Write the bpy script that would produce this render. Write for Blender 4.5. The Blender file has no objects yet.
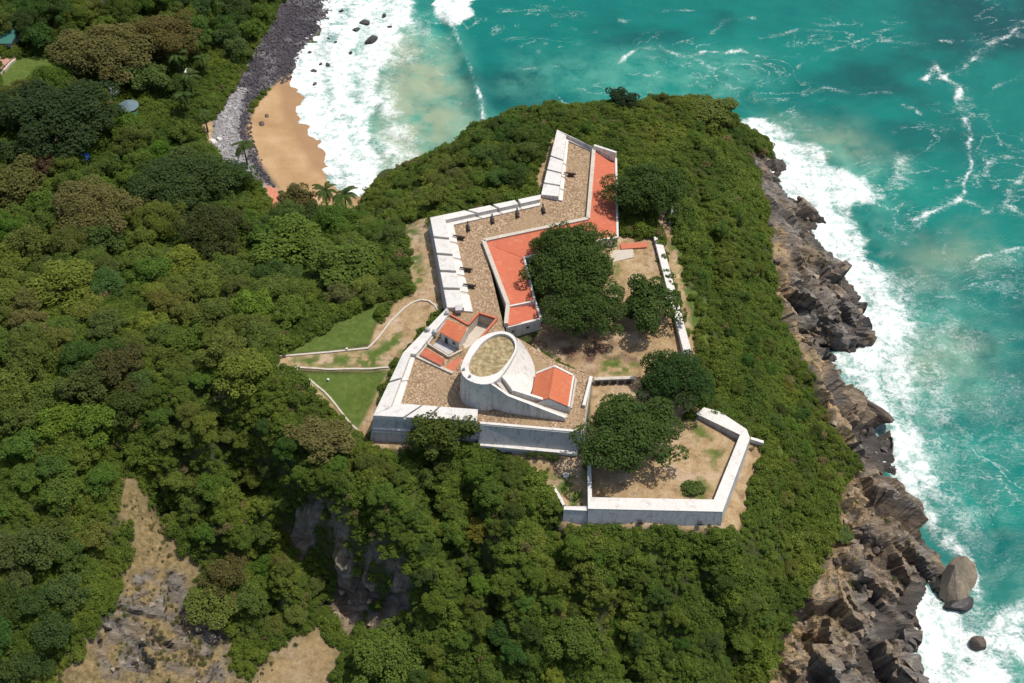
import bpy, bmesh, math, random
import numpy as np
from mathutils import Vector, Matrix
R = math.radians
rng = np.random.default_rng(11)
random.seed(11)
scene = bpy.context.scene
COL = scene.collection

# ------------------------------------------------------------------ camera
PITCH = R(47.0); F = 1275.0; CAMZ = 278.0
cp, sp = math.cos(PITCH), math.sin(PITCH)
cam_d = bpy.data.cameras.new('camera'); cam = bpy.data.objects.new('camera', cam_d); COL.objects.link(cam)
cam.location = (0, 0, CAMZ); cam.rotation_euler = (math.pi / 2 - PITCH, 0, 0)
cam_d.sensor_width = 36.0; cam_d.lens = F / 1024 * 36.0; cam_d.clip_end = 20000; cam_d.clip_start = 1
scene.camera = cam

def ray(px, py):
    a = (px - 512.0) / F; b = (341.5 - py) / F
    return np.array([a, cp + b * sp, -sp + b * cp])
def U(px, py, z):
    """surveyed point: world position of a sight line at the known height z"""
    d = ray(px, py); t = (z - CAMZ) / d[2]
    return (d[0] * t, d[1] * t, z)
def UV(px, py, z): return Vector(U(px, py, z))

# ------------------------------------------------------------------ noise
def _h(ix, iy, iz, s):
    n = (ix.astype(np.int64) * 374761393 + iy.astype(np.int64) * 668265263 + iz.astype(np.int64) * 2147483647 + s * 974634777) & 0xFFFFFFFF
    n = ((n ^ (n >> 13)) * 1274126177) & 0xFFFFFFFF
    n = (n ^ (n >> 16)) & 0xFFFFFFFF
    return n.astype(np.float64) / 4294967295.0
def vnoise(x, y, z=None, s=0):
    if z is None: z = np.zeros_like(x)
    x0, y0, z0 = np.floor(x), np.floor(y), np.floor(z)
    fx, fy, fz = x - x0, y - y0, z - z0
    fx, fy, fz = [f * f * (3 - 2 * f) for f in (fx, fy, fz)]
    out = 0
    for dx in (0, 1):
        wx = fx if dx else 1 - fx
        for dy in (0, 1):
            wy = fy if dy else 1 - fy
            for dz in (0, 1):
                wz = fz if dz else 1 - fz
                out = out + wx * wy * wz * _h(x0 + dx, y0 + dy, z0 + dz, s)
    return out
def fbm(x, y, z=None, o=4, s=0):
    if z is None: z = np.zeros_like(x)
    v = 0; a = 0.5; t = 0
    for i in range(o):
        v = v + a * vnoise(x, y, z, s + i * 17); t += a; a *= 0.5
        x, y, z = x * 2.03 + 5.1, y * 2.03 + 1.7, z * 2.03 + 3.3
    return v / t
def sstep(a, b, x):
    t = np.clip((x - a) / (b - a), 0, 1); return t * t * (3 - 2 * t)

# ------------------------------------------------------------------ terrain heights
CP = []
def c(*pts):
    for p in pts: CP.append(U(*p))
def edge(pts, dy, z2):
    for p in pts:
        x, y, z = U(*p); CP.append((x, y, z)); CP.append((x, y + dy, z2))
# around and inside the fort
c((362,442,32.3),(345,425,32.5),(400,450,32.5),(470,450,33.4),(540,458,33.3),(580,470,33),(575,500,30.8),(560,525,31.4),(640,530,31.5),(725,532,31.3),
  (750,480,30.5),(766,446,31),(705,395,34),(600,300,36),(640,330,36),(620,390,35.5),(600,360,36),(640,260,36),(640,230,36.5),(680,450,34),(610,480,34),(690,480,34),(650,420,34.3),
  (700,300,36),(690,240,36.5),(680,200,37),(560,118,36.5),(620,145,36.5),(540,180,36.5),(532,140,35.5),(500,195,36),(440,205,36),(420,230,35.5),
  (420,270,36),(410,300,36),(385,320,35.5),(400,350,35),(340,357,35),(285,360,35),(330,410,33),(350,390,34),(380,400,33),(315,322,34),(296,342,34.5),(480,300,36),(500,400,33),(450,350,34))
# headland north
edge([(440,156,17),(480,128,21),(520,112,25),(560,104,27),(620,100,28.5),(680,100,27),(722,108,22)], 24, -4)
c((400,180,12),(372,203,4),(390,215,18),(600,120,32),(660,130,34.5),(700,150,32),(650,180,37),(720,200,31),(740,250,29),(700,220,36),(470,180,31),(430,190,29),(400,220,28))
# east scrub edge, then the rocks down to the water
c((735,137,13),(744,150,9),(752,182,17),(774,242,17),(784,302,17),(798,342,16),(820,387,14),(848,441,12),(870,468,9))
c((742,126,0),(786,185,0),(832,252,0),(868,298,0),(872,338,0),(846,352,0),(826,360,0.2),(842,398,0),(884,436,0),(884,452,0),(896,480,0),(926,530,0),
  (944,560,0),(934,598,0),(926,612,0),(912,650,0),(902,690,0))
c((850,302,9),(838,325,9),(814,262,11),(772,195,9),(792,230,10),(850,325,5),(815,345,7))
c((760,105,-4),(812,178,-4),(862,248,-4),(892,300,-4),(892,345,-4),(864,388,-4),(912,430,-4),(932,490,-4),(972,530,-4),(1012,580,-5),(962,640,-4),(942,690,-4),(1024,400,-6))
c((800,450,22),(760,520,26),(780,560,20),(700,560,27),(640,570,26.5),(740,620,18),(700,680,14.5),(620,620,19),(600,683,11.5),(560,580,24),(520,620,17),(500,683,8),(560,545,28),
  (760,380,28),(730,350,32),(780,420,25),(760,300,25),(735,300,30))
c((846,484,12),(834,500,14),(815,560,13),(790,620,11),(765,690,8),(900,520,7.5),(925,560,5),(880,560,7.5),(868,620,5),(850,683,4),(905,590,3))
# gorge
c((265,440,31),(300,490,29),(345,520,27),(395,552,24),(432,588,19),(330,450,33),(400,500,28.5),(460,560,23),(450,640,12),(480,500,29),(520,480,30))
for (px_, py_, z_, dx_, dy_, zb_) in ((265,440,31,-4.5,-1,17),(282,465,30,-4.5,-1,13),(300,490,29,-4.5,-1.5,10),(322,505,28,-4.2,-2.5,8.5),(345,520,27,-4,-3.5,7),(370,536,25.5,-3.5,-4,6.5),(395,552,24,-3,-4.5,6)):
    q_ = U(px_, py_, z_); CP.append((q_[0] + dx_, q_[1] + dy_, zb_))
c((282,465,30),(322,505,28),(370,536,25.5),(322,590,5),(362,650,2.5),(335,645,2),(300,690,1),(385,625,5.5),(410,683,5))
c((225,360,35),(240,420,31),(262,500,24),(284,570,14),(292,615,6))
c((226,470,22.5),(250,560,11),(266,612,6.5),(202,440,29.5),(215,520,21),(234,600,11.5),(250,650,5.5))
c((120,460,24),(165,512,16),(198,562,11),(230,622,7),(140,520,19),(120,600,15.5),(180,640,9),(60,660,14),(230,690,3.5),(110,690,9.5))
# forest to the west
c((0,690,13),(0,600,19),(60,560,21),(80,480,26),(0,500,26),(0,400,30),(100,400,31),(170,380,33),(215,350,34.5),(232,327,33),(100,330,28),(0,330,26),
  (0,250,18),(100,260,18),(200,260,17),(270,285,27),(285,315,32),(200,310,26),(60,170,11),(0,150,10),(150,150,8),(190,200,8),(240,222,6),(268,215,5),(292,205,4),(330,240,20),(350,280,30),(380,250,32),
  (0,50,12),(60,40,11),(120,20,10),(200,20,8),(245,25,5),(190,80,6),(130,110,8),(0,0,14),(340,222,7))
# beach and sea bed
c((240,130,3),(255,90,2.5),(298,20,1.8),(275,100,1.6),(225,110,3.6),(215,130,4),(262,175,2.6),(300,160,1.4),(330,197,1.3),
  (326,8,0),(303,50,0),(293,80,0),(305,117,0),(330,160,0),(366,193,0),(372,120,-1.5),(330,60,-.9),(420,60,-3),(500,40,-5),(362,10,-1.4),(420,130,-2.5),
  (600,40,-6),(800,40,-8),(1000,50,-8),(1000,250,-8),(1020,480,-7),(900,180,-7))
CP += [(-300,200,26),(-300,350,20),(-300,470,20),(-280,120,16),(-100,95,4),(0,95,3),(100,95,0),(150,100,-6),(300,120,-8),(300,350,-9),(200,560,-9),(0,560,-9),(-200,560,12),(-120,520,2)]
CP = np.array(CP)
def kern(d2): return np.sqrt(d2 + 9.0)
n = len(CP)
A = np.zeros((n + 3, n + 3))
dd = ((CP[:, None, :2] - CP[None, :, :2]) ** 2).sum(-1)
A[:n, :n] = kern(dd) - np.eye(n) * 0.6
A[:n, n] = 1; A[:n, n+1:n+3] = CP[:, :2] / 100; A[n:, :n] = A[:n, n:].T
rhs = np.zeros(n + 3); rhs[:n] = CP[:, 2]
W = np.linalg.solve(A, rhs)
CELL = 0.6
X0, X1, Y0, Y1 = -270.0, 235.0, 92.0, 525.0
gx = np.arange(X0, X1, CELL); gy = np.arange(Y0, Y1, CELL)
NX, NY = len(gx), len(gy)
GX, GY = np.meshgrid(gx, gy)
Z = np.zeros(GX.shape)
for j in range(NY):
    d2 = (gx[:, None] - CP[None, :, 0]) ** 2 + (gy[j] - CP[None, :, 1]) ** 2
    Z[j] = kern(d2) @ W[:n] + W[n] + (gx * W[n+1] + gy[j] * W[n+2]) / 100
def samp(G, x, y):
    fx = np.clip((np.asarray(x, float) - X0) / CELL, 0, NX - 1.001); fy = np.clip((np.asarray(y, float) - Y0) / CELL, 0, NY - 1.001)
    i = fx.astype(int); j = fy.astype(int); u = fx - i; v = fy - j
    return (G[j, i] * (1-u) + G[j, i+1] * u) * (1-v) + (G[j+1, i] * (1-u) + G[j+1, i+1] * u) * v
def ground(px, py, h=0.0):
    """first place where a sight line comes within h metres of the ground"""
    d = ray(px, py); zs = np.arange(62, -1.0, -0.1); t = (zs - CAMZ) / d[2]
    x, y = d[0] * t, d[1] * t
    hit = np.nonzero(zs <= np.maximum(samp(Z, x, y), 0) + h)[0]
    k = hit[0] if len(hit) else len(zs) - 1
    return float(x[k]), float(y[k]), float(max(samp(Z, x[k], y[k]), 0))
def in_poly(poly, x, y):
    ins = np.zeros(x.shape, bool); m = len(poly)
    for i in range(m):
        xa, ya = poly[i][:2]; xb, yb = poly[(i+1) % m][:2]
        if ya == yb: continue
        ins ^= ((ya > y) != (yb > y)) & (x < (xb - xa) * (y - ya) / (yb - ya) + xa)
    return ins
def seg_dist(pts, x, y, closed=True):
    d = np.full(x.shape, 1e9); m = len(pts)
    for i in range(m if closed else m - 1):
        xa, ya = pts[i][:2]; xb, yb = pts[(i+1) % m][:2]
        ux, uy = xb - xa, yb - ya; L = ux*ux + uy*uy + 1e-9
        t = np.clip(((x - xa) * ux + (y - ya) * uy) / L, 0, 1)
        d = np.minimum(d, np.hypot(x - xa - t*ux, y - ya - t*uy))
    return d
def sdf(poly, x, y):
    d = seg_dist(poly, x, y); return np.where(in_poly(poly, x, y), d, -d)
def gpoly(*pts): return [ground(*p) for p in pts]

# ------------------------------------------------------------------ the fort's survey (heights: terrace 40, yard 36)
PT = 41.3; FL = 40.0
A_, B_, C_, D_, E_, F_, G_, H_ = [UV(*p, PT) for p in ((373,415),(403,352),(422,329),(447,307),(430,217),(541,194),(557,129),(615,158))]
mass_pts = [A_, B_, C_, D_, E_, F_, G_, H_] + [UV(*p) for p in ((594.5,152,40),(588,218,40),(546,227,40),(483,241,40),(505,333,40),(522,341,40),(560,364,40),(592,377,40),(583,434,40),(480.5,425,40),(479,421,41.3))]
mass_xy = [(p.x, p.y) for p in mass_pts]
bast_xy = [U(*p)[:2] for p in ((588,462,35.6),(588,509,35.6),(722,512,35.6),(750,438,35.6),(746,429,35.6),(704,408,35.6))]
yard_xy = [U(*p)[:2] for p in ((617,238,36),(655,236,37),(690,352,37),(700,408,35),(588,462,35),(592,378,36),(530,345,36),(540,330,36),(538,258,36),(594,240,36))]
bld_xy = [U(*p)[:2] for p in ((593,147,40.5),(616,158,40.5),(617,238,40),(592,252,40),(524,258,40),(541,332,38),(506,334,40),(483,241,40.5),(588,218,40.5))]
inm = sdf(mass_xy, GX, GY)
Z = np.where(inm > 1.0, np.minimum(Z, 33.0), Z)

def trench(depth, width, *pts):
    global Z
    d = seg_dist(gpoly(*pts), GX + (fbm(GX / 9, GY / 9, s=161) - .5) * 5, GY, False); Z = Z - 1.45 * depth * np.exp(-(d / width) ** 2)
trench(5.5, 2.6, (428,462),(434,500),(446,540),(462,585))
trench(5.0, 2.4, (466,490),(472,540),(494,590),(500,640))
trench(4.5, 2.2, (356,460),(360,495),(372,520))
trench(4.0, 2.5, (545,520),(560,570),(575,620))
trench(4.0, 2.2, (620,590),(612,630),(625,683))
trench(3.5, 2.5, (206,395),(232,470),(262,560),(272,610))
trench(3.0, 2.2, (165,420),(200,500),(226,560))
trench(3.0, 2.5, (130,452),(150,480),(168,512))
trench(3.0, 3.0, (700,560),(720,620),(740,683))
trench(2.5, 3.0, (690,170),(710,240),(720,320))
lump = (fbm(GX / 11, GY / 11, o=3, s=171) - .5) * 5.0 + (fbm(GX / 30, GY / 30, o=2, s=173) - .5) * 4.0
far_in = np.minimum.reduce([sstep(-2, -9, inm), sstep(-2, -9, sdf(bast_xy, GX, GY)), sstep(-1, -6, sdf(yard_xy, GX, GY)), sstep(-1, -6, sdf(bld_xy, GX, GY)), sstep(3, 10, Z), sstep(3, 9, seg_dist([ground(*p) for p in ((277,362),(330,362),(372,350),(415,310),(425,270),(420,230))], GX, GY, False))])
Z = Z + lump * far_in
eland = [U(*p, 0) for p in ((742,126),(786,185),(832,252),(868,298),(872,338),(846,352),(826,362),(842,398),(884,436),(896,480),(926,530),(944,560),(934,598),(926,612),(912,650),(902,700))]
esd = sdf(eland + [(0, 130), (20, 330)], GX, GY)
Z = np.where((esd > 1.5) & (GX > 20), np.maximum(Z, 1.6), Z)
Z = np.where((GX < 0) & (GY < 262), np.maximum(Z, 1.3), Z)
# masks
AX, AY = GX, GY
wob = (fbm(AX / 5, AY / 5, o=4, s=3) - .5) * 5.0
wob2 = (fbm(AX / 1.6, AY / 1.6, o=3, s=9) - .5) * 2.0
def mask(poly, soft=1.0, w=1.0): return sstep(-soft, soft, sdf(poly, AX, AY) + w * (wob + wob2) * .6)

slope = np.hypot(*np.gradient(Z, CELL))
rock_e = gpoly((750,144),(758,178),(768,236),(776,298),(787,330),(810,378),(840,438),(860,466),(838,484),(834,520),(822,560),(800,600),(785,640),(758,700),(960,740),(1020,600),(905,440),(915,300),(830,160))
m_rock = mask(rock_e, 1.2, 1.0)
m_rock = np.maximum(m_rock, sstep(0.3, 1.0, 1.8 - Z) * (AX > 0) * (AY < 312))
gorge = gpoly((268,470),(300,488),(345,518),(390,552),(412,572),(410,605),(372,648),(345,640),(315,590),(285,540))
m_rock = np.maximum(m_rock, mask(gorge, 1.5, .8) * sstep(.45, .55, fbm(AX / 4.5, AY / 4.5, o=4, s=201)))
m_rock = np.maximum(m_rock, mask(gpoly((140,572),(178,568),(215,605),(240,700),(120,700),(95,640)), 1.5, 1.6) * sstep(.35, .55, fbm(AX/2.5, AY/2.5, s=44)))
bare = gpoly((118,474),(134,482),(158,520),(196,565),(228,640),(240,700),(40,700),(85,650),(118,600),(134,545))
m_dirt = mask(bare, 3.0, 2.6)
m_dry = mask(bare, 3.0, 2.6)
m_lit = mask(gpoly((520,338),(560,330),(604,340),(640,345),(640,362),(596,366),(560,364)), 2.0, 2.5) * sstep(.3, .6, fbm(AX / 2.5, AY / 2.5, s=221))
m_dry = np.maximum(m_dry, .55 * mask(gpoly((250,690),(262,665),(288,645),(320,630),(334,650),(334,700)), 2.5, 1.8))
m_dirt = np.maximum(m_dirt, mask(gpoly((250,690),(262,665),(288,645),(320,630),(334,650),(334,700)), 2.5, 1.8))
for pl in (((366,441),(345,420),(312,392),(300,378),(308,376),(330,398),(358,428),(384,372),(391,373),(371,432)),
           ((404,222),(430,218),(448,303),(441,314),(403,352),(390,370),(300,368),(280,368),(280,357),(368,347),(376,325),(396,302),(412,292)),
           ((530,196),(552,130),(560,124),(556,140),(545,190)),((364,438),(360,448),(500,450),(500,440)),((557,518),(559,532),(737,537),(764,447),(768,440),(749,436),(722,520)),
           ((505,450),(585,448),(590,512),(563,508),(540,480))):
    m_dirt = np.maximum(m_dirt, mask(gpoly(*pl), .6, .25))
m_dirt = np.maximum(m_dirt, sstep(-.5, .5, sdf(yard_xy, AX, AY)))
m_dirt = np.maximum(m_dirt, sstep(-.5, .5, sdf(bast_xy, AX, AY)))
ew = [U(*p)[:2] for p in ((652,205,36.5),(668,200,36.5),(700,352,36),(690,356,36))]
m_dirt = np.maximum(m_dirt, sstep(-.5, .8, sdf(ew, AX, AY) + wob2 * .5))
m_dirt = np.maximum(m_dirt, mask(gpoly((277,356),(330,351),(370,347),(378,338),(400,352),(390,370),(330,371),(277,368)), .5, .1))
m_grass = np.zeros_like(Z)
for pl in (((272,354),(300,345),(330,326),(392,296),(377,322),(370,343),(330,351)),((302,374),(388,372),(358,430),(328,399)),((0,62),(35,55),(62,62),(58,80),(20,92),(0,95)),
           ):
    m_grass = np.maximum(m_grass, mask(gpoly(*pl), .8, .3))
for pl in (((664,236),(682,232),(704,300),(712,350),(694,348)),((716,402),(752,420),(790,452),(782,470),(766,440)),((640,545),(690,548),(680,562),(645,560)),((683,492),(703,478),(712,490),(700,500)),((690,418),(700,428),(728,452),(716,470),(708,455)),((602,358),(640,356),(632,374),(600,375)),((548,475),(588,470),(588,506),(566,505)),((606,262),(622,266),(618,290),(600,286)),((280,358),(330,353),(372,348),(400,330),(405,350),(386,368),(330,370),(280,367)),((404,222),(415,222),(428,280),(410,300),(395,300))):
    m_grass = np.maximum(m_grass, mask(gpoly(*pl), 2.0, 1.2) * sstep(.42, .58, fbm(AX / 1.8, AY / 1.8, s=181)))
m_sand = mask(gpoly((283,78),(297,72),(312,115),(335,158),(372,190),(352,222),(330,218),(290,200),(262,165),(246,130),(255,105)), 1.0, .4)
m_cob = mask(gpoly((335,-20),(340,5),(303,50),(290,82),(272,85),(252,105),(250,130),(262,165),(280,195),(285,215),(255,180),(232,170),(212,150),(214,118),(238,82),(258,45),(284,0),(292,-20)), 1.0, .5)
m_dirt = np.maximum(m_dirt, mask(gpoly((263,183),(279,188),(296,224),(280,230)), .8, .3))
m_dirt = np.maximum(m_dirt, mask(gpoly((200,125),(215,120),(222,150),(205,148)), .8, .5) * (1 - m_cob))
m_red = mask(gpoly((264,184),(277,189),(294,222),(280,228)), .8, .3)
m_cob = m_cob * (1 - m_red)
nogreen = np.maximum.reduce([m_rock, m_dirt, m_grass, m_sand, m_cob])
nogreen = np.maximum(nogreen, (inm > -.8) * 1.0)
nogreen = np.maximum(nogreen, (sdf(bld_xy, AX, AY) > -.3) * 1.0)
nogreen = np.maximum(nogreen, (Z < .6) * 1.0)
nogreen = np.maximum(nogreen, (sdf(gpoly((282,354),(330,349),(372,344),(392,302),(440,306),(403,352),(388,374),(366,442),(350,430),(302,376)), AX, AY) > 0) * 1.0)

# rough ground: rocks get blocky joints, soil gets small bumps
gyy, gxx = np.gradient(Z, CELL)
nl = np.sqrt(gxx**2 + gyy**2 + 1)
NXv, NYv, NZv = -gxx / nl, -gyy / nl, 1 / nl
ca, sa = math.cos(R(-52)), math.sin(R(-52))
pu, pv = (AX * ca + AY * sa), (-AX * sa + AY * ca)
r1 = 1 - np.abs(2 * fbm(pu / 16, pv / 5.0, Z / 7, o=4, s=21) - 1)
r2 = 1 - np.abs(2 * fbm(AX / 3.2, AY / 3.2, Z / 3.2, o=4, s=31) - 1)
blk = np.floor(fbm(pu / 9, pv / 3.2, Z / 5, o=2, s=41) * 7) / 7
def facets(x, y, z, s):
    best = np.full(x.shape, 1e9); val = np.zeros(x.shape)
    ix, iy, iz = np.floor(x), np.floor(y), np.floor(z)
    for dx in (-1, 0, 1):
        for dy in (-1, 0, 1):
            for dz in (-1, 0, 1):
                cx_, cy_, cz_ = ix + dx, iy + dy, iz + dz
                qx, qy, qz = cx_ + _h(cx_, cy_, cz_, s), cy_ + _h(cx_, cy_, cz_, s + 1), cz_ + _h(cx_, cy_, cz_, s + 2)
                d = (x - qx)**2 + (y - qy)**2 + (z - qz)**2; m_ = d < best
                v = (_h(cx_, cy_, cz_, s + 3) - .5) * 1.2 + (_h(cx_, cy_, cz_, s + 4) - .5) * 1.3 * (x - qx) + (_h(cx_, cy_, cz_, s + 5) - .5) * 1.9 * (y - qy) - .55 * d
                best = np.where(m_, d, best); val = np.where(m_, v, val)
    return val
disp = np.zeros_like(Z); sel_ = m_rock > .02
wx = (fbm(AX / 4, AY / 4, Z / 4, o=3, s=141) - .5) * 3
a_, b_, c_ = (pu + wx)[sel_], (pv + wx)[sel_], Z[sel_]
fac = facets(a_ / 16, b_ / 7.5, c_ / 9, 7) * 6.5 + facets(a_ / 6, b_ / 3.2, c_ / 4.5, 27) * 2.2 + facets(a_ / 2.4, b_ / 1.6, c_ / 1.8, 57) * .5
disp[sel_] = (fac + (r1[sel_] - .75) * 2.0 + .5) * m_rock[sel_] * np.where(AX[sel_] < -20, np.where(AX[sel_] < -62, .38, .5), 1.0) * np.where(AY[sel_] > 285, .55, 1.0)
dispo = ((r1 - .72) * 6.5 + (blk - .5) * 4.2 + (r2 - .72) * 2.6) * m_rock
soil = (fbm(AX / 2.0, AY / 2.0, o=4, s=51) - .5) * (.25 + .5 * np.clip(slope, 0, 1) * m_dirt)
soil = soil * (1 - m_sand) * (inm < -1)
disp = disp * sstep(-1.8, .2, Z)
disp = np.where((esd > 2) & (GX > 20), np.maximum(disp, 1.0 - Z), disp)
PX = AX + NXv * disp; PY = AY + NYv * disp; PZ = Z + NZv * disp + soil
cob_n = (fbm(AX / 1.2, AY / 1.2, o=2, s=61) - .5) * .8 * m_cob
PZ = PZ + cob_n
PZ = np.where((GX < 0) & (GY < 262), np.maximum(PZ, .8), PZ)

# ------------------------------------------------------------------ node helpers
def new_mat(name):
    m = bpy.data.materials.new(name); m.use_nodes = True
    nt = m.node_tree; nt.nodes.clear()
    return m, nt
class NT:
    def __init__(s, nt): s.nt = nt
    def n(s, t, **kw):
        nd = s.nt.nodes.new(t)
        for k, v in kw.items():
            if k.startswith('_'): nd.inputs[k[1:]].default_value = v
            else: setattr(nd, k, v)
        return nd
    def l(s, a, b): s.nt.links.new(a, b)
    def attr(s, name): return s.n('ShaderNodeAttribute', attribute_name=name).outputs['Fac']
    def pos(s): return s.n('ShaderNodeNewGeometry').outputs['Position']
    def noise(s, scale, detail=4, rough=.55, vec=None, dist=0):
        nd = s.n('ShaderNodeTexNoise'); nd.inputs['Scale'].default_value = scale; nd.inputs['Detail'].default_value = detail
        nd.inputs['Roughness'].default_value = rough; nd.inputs['Distortion'].default_value = dist
        s.l(vec if vec is not None else s.pos(), nd.inputs['Vector']); return nd.outputs['Fac']
    def vor(s, scale, vec=None, feature='F1', out='Distance'):
        nd = s.n('ShaderNodeTexVoronoi', feature=feature); nd.inputs['Scale'].default_value = scale
        s.l(vec if vec is not None else s.pos(), nd.inputs['Vector']); return nd.outputs[out]
    def ramp(s, fac, stops):
        nd = s.n('ShaderNodeValToRGB'); el = nd.color_ramp.elements
        while len(el) < len(stops): el.new(.5)
        for e, (p, col) in zip(el, stops): e.position = p; e.color = (*col, 1) if len(col) == 3 else col
        s.l(fac, nd.inputs[0]); return nd.outputs[0]
    def math(s, op, a, b=None, clamp=False):
        nd = s.n('ShaderNodeMath', operation=op); nd.use_clamp = clamp
        for i, v in enumerate((a, b)):
            if v is None: continue
            if isinstance(v, (int, float)): nd.inputs[i].default_value = v
            else: s.l(v, nd.inputs[i])
        return nd.outputs[0]
    def mapr(s, v, a, b, c_=0., d=1., smooth=True):
        nd = s.n('ShaderNodeMapRange'); nd.interpolation_type = 'SMOOTHSTEP' if smooth else 'LINEAR'
        s.l(v, nd.inputs[0])
        for i, q in zip((1, 2, 3, 4), (a, b, c_, d)): nd.inputs[i].default_value = q
        return nd.outputs[0]
    def mix(s, f, a, b, mode='MIX'):
        nd = s.n('ShaderNodeMix', data_type='RGBA', blend_type=mode)
        for i, v in ((0, f), (6, a), (7, b)):
            if isinstance(v, (int, float)): nd.inputs[i].default_value = v
            elif isinstance(v, tuple): nd.inputs[i].default_value = (*v, 1) if len(v) == 3 else v
            else: s.l(v, nd.inputs[i])
        return nd.outputs[2]
    def bump(s, h, strength=.5, dist=.1, prev=None):
        nd = s.n('ShaderNodeBump'); nd.inputs['Strength'].default_value = strength; nd.inputs['Distance'].default_value = dist
        s.l(h, nd.inputs['Height'])
        if prev is not None: s.l(prev, nd.inputs['Normal'])
        return nd.outputs[0]
    def out(s, sh): o = s.n('ShaderNodeOutputMaterial'); s.l(sh, o.inputs[0])
    def bsdf(s, col, rough=.8, normal=None, spec=.3):
        b = s.n('ShaderNodeBsdfPrincipled')
        if isinstance(col, tuple): b.inputs['Base Color'].default_value = (*col, 1)
        else: s.l(col, b.inputs['Base Color'])
        if isinstance(rough, (int, float)): b.inputs['Roughness'].default_value = rough
        else: s.l(rough, b.inputs['Roughness'])
        b.inputs['Specular IOR Level'].default_value = spec
        if normal is not None: s.l(normal, b.inputs['Normal'])
        return b.outputs[0]
M = {}
def stained(name, a, b, stain=(.2, .17, .14), amount=.5, scale=.25, rough=.85, grain=2.0, bumpd=.05, streak=0, rows=False):
    m, nt = new_mat(name); g = NT(nt)
    col = g.mix(g.noise(scale, 5), a, b)
    st = g.mapr(g.noise(scale * 2.3, 6, .65), .52, .72)
    col = g.mix(g.math('MULTIPLY', st, amount), col, stain)
    if streak:
        sx_ = g.n('ShaderNodeSeparateXYZ'); g.l(g.n('ShaderNodeNewGeometry').outputs['True Normal'], sx_.inputs[0]); side_ = g.mapr(g.math('ABSOLUTE', sx_.outputs[2]), .5, .85, 1, .12)
        mp_ = g.n('ShaderNodeMapping'); g.l(g.pos(), mp_.inputs['Vector']); mp_.inputs['Scale'].default_value = (1.5, 1.5, .16)
        col = g.mix(g.math('MULTIPLY', g.mapr(g.noise(.9, 6, .7, mp_.outputs[0]), .5, .68), g.math('MULTIPLY', side_, streak)), col, (.17, .155, .13))
    if rows:
        wv_ = g.n('ShaderNodeTexWave', bands_direction='Y'); wv_.inputs['Scale'].default_value = .75; wv_.inputs['Distortion'].default_value = .6; wv_.inputs['Detail Scale'].default_value = .4; g.l(g.pos(), wv_.inputs['Vector'])
        col = g.mix(.55, col, g.ramp(wv_.outputs['Fac'], [(.2, (.62, .6, .6)), (.7, (1.1, 1.1, 1.1))]), 'MULTIPLY')
        col = g.mix(g.mapr(g.noise(.5, 6, .7), .5, .7, 0, .5), col, (.5, .24, .14))
    fine = g.noise(grain, 3)
    col = g.mix(.35, col, g.ramp(fine, [(.3, (.55, .55, .55)), (.7, (1, 1, 1))]), 'MULTIPLY')
    g.out(g.bsdf(col, rough, g.bump(fine, .6, bumpd))); M[name] = m; return m
stained('lime_wash', (.69, .66, .61), (.57, .54, .50), (.36, .32, .27), .6, streak=.5)
stained('grey_wall', (.42, .41, .40), (.50, .48, .46), (.24, .22, .19), .6, .35, streak=.55)
stained('old_plaster', (.55, .49, .41), (.45, .40, .33), (.25, .2, .15), .6, .4)
stained('red_roof', (.57, .155, .08), (.47, .125, .068), (.34, .09, .05), .45, .3, grain=3.0, rows=True)
stained('orange_roof', (.55, .16, .072), (.46, .13, .06), (.32, .09, .05), .45, .4, grain=3.0, rows=True)
stained('red_coping', (.45, .13, .07), (.5, .17, .10), (.3, .12, .08), .5, .6)
stained('iron', (.03, .028, .027), (.05, .04, .035), (.08, .05, .03), .5, 2.0, .6)
stained('dark_wood', (.05, .035, .03), (.08, .05, .04), (.03, .03, .03), .5, 1.5)
stained('wood', (.22, .15, .09), (.16, .11, .07), (.1, .08, .06), .5, 1.5)
stained('pink_paving', (.45, .25, .18), (.38, .22, .17), (.3, .22, .18), .5, .5)
stained('green_roof', (.03, .16, .13), (.04, .12, .10), (.06, .08, .07), .5, .5)
stained('slate_blue_roof', (.13, .19, .21), (.10, .15, .17), (.08, .09, .09), .5, .6)
stained('blue_tarp', (.02, .10, .42), (.03, .14, .5), (.05, .1, .2), .4, 1.0)
stained('green_cloth', (.02, .16, .09), (.02, .12, .08), (.04, .08, .05), .4, 1.0)
stained('black_lining', (.012, .014, .02), (.02, .02, .025), (.01, .01, .01), .5, 1.0, .4)
stained('bark', (.14, .10, .07), (.09, .07, .05), (.2, .18, .15), .4, 1.5)
stained('boulder', (.13, .10, .08), (.075, .06, .052), (.24, .19, .14), .6, .5, .9, 1.6, .25)
stained('wet_boulder', (.035, .032, .035), (.055, .05, .05), (.09, .08, .075), .6, .5, .5, 1.6, .25)
stained('tan_boulder', (.34, .27, .19), (.22, .175, .125), (.42, .35, .26), .6, .3, .9, 1.2, .25)
stained('pebble', (.36, .345, .34), (.25, .24, .24), (.46, .44, .42), .6, .8, .8)
stained('dark_pebble', (.075, .065, .072), (.045, .04, .047), (.15, .13, .14), .5, .8, .6)
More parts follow.
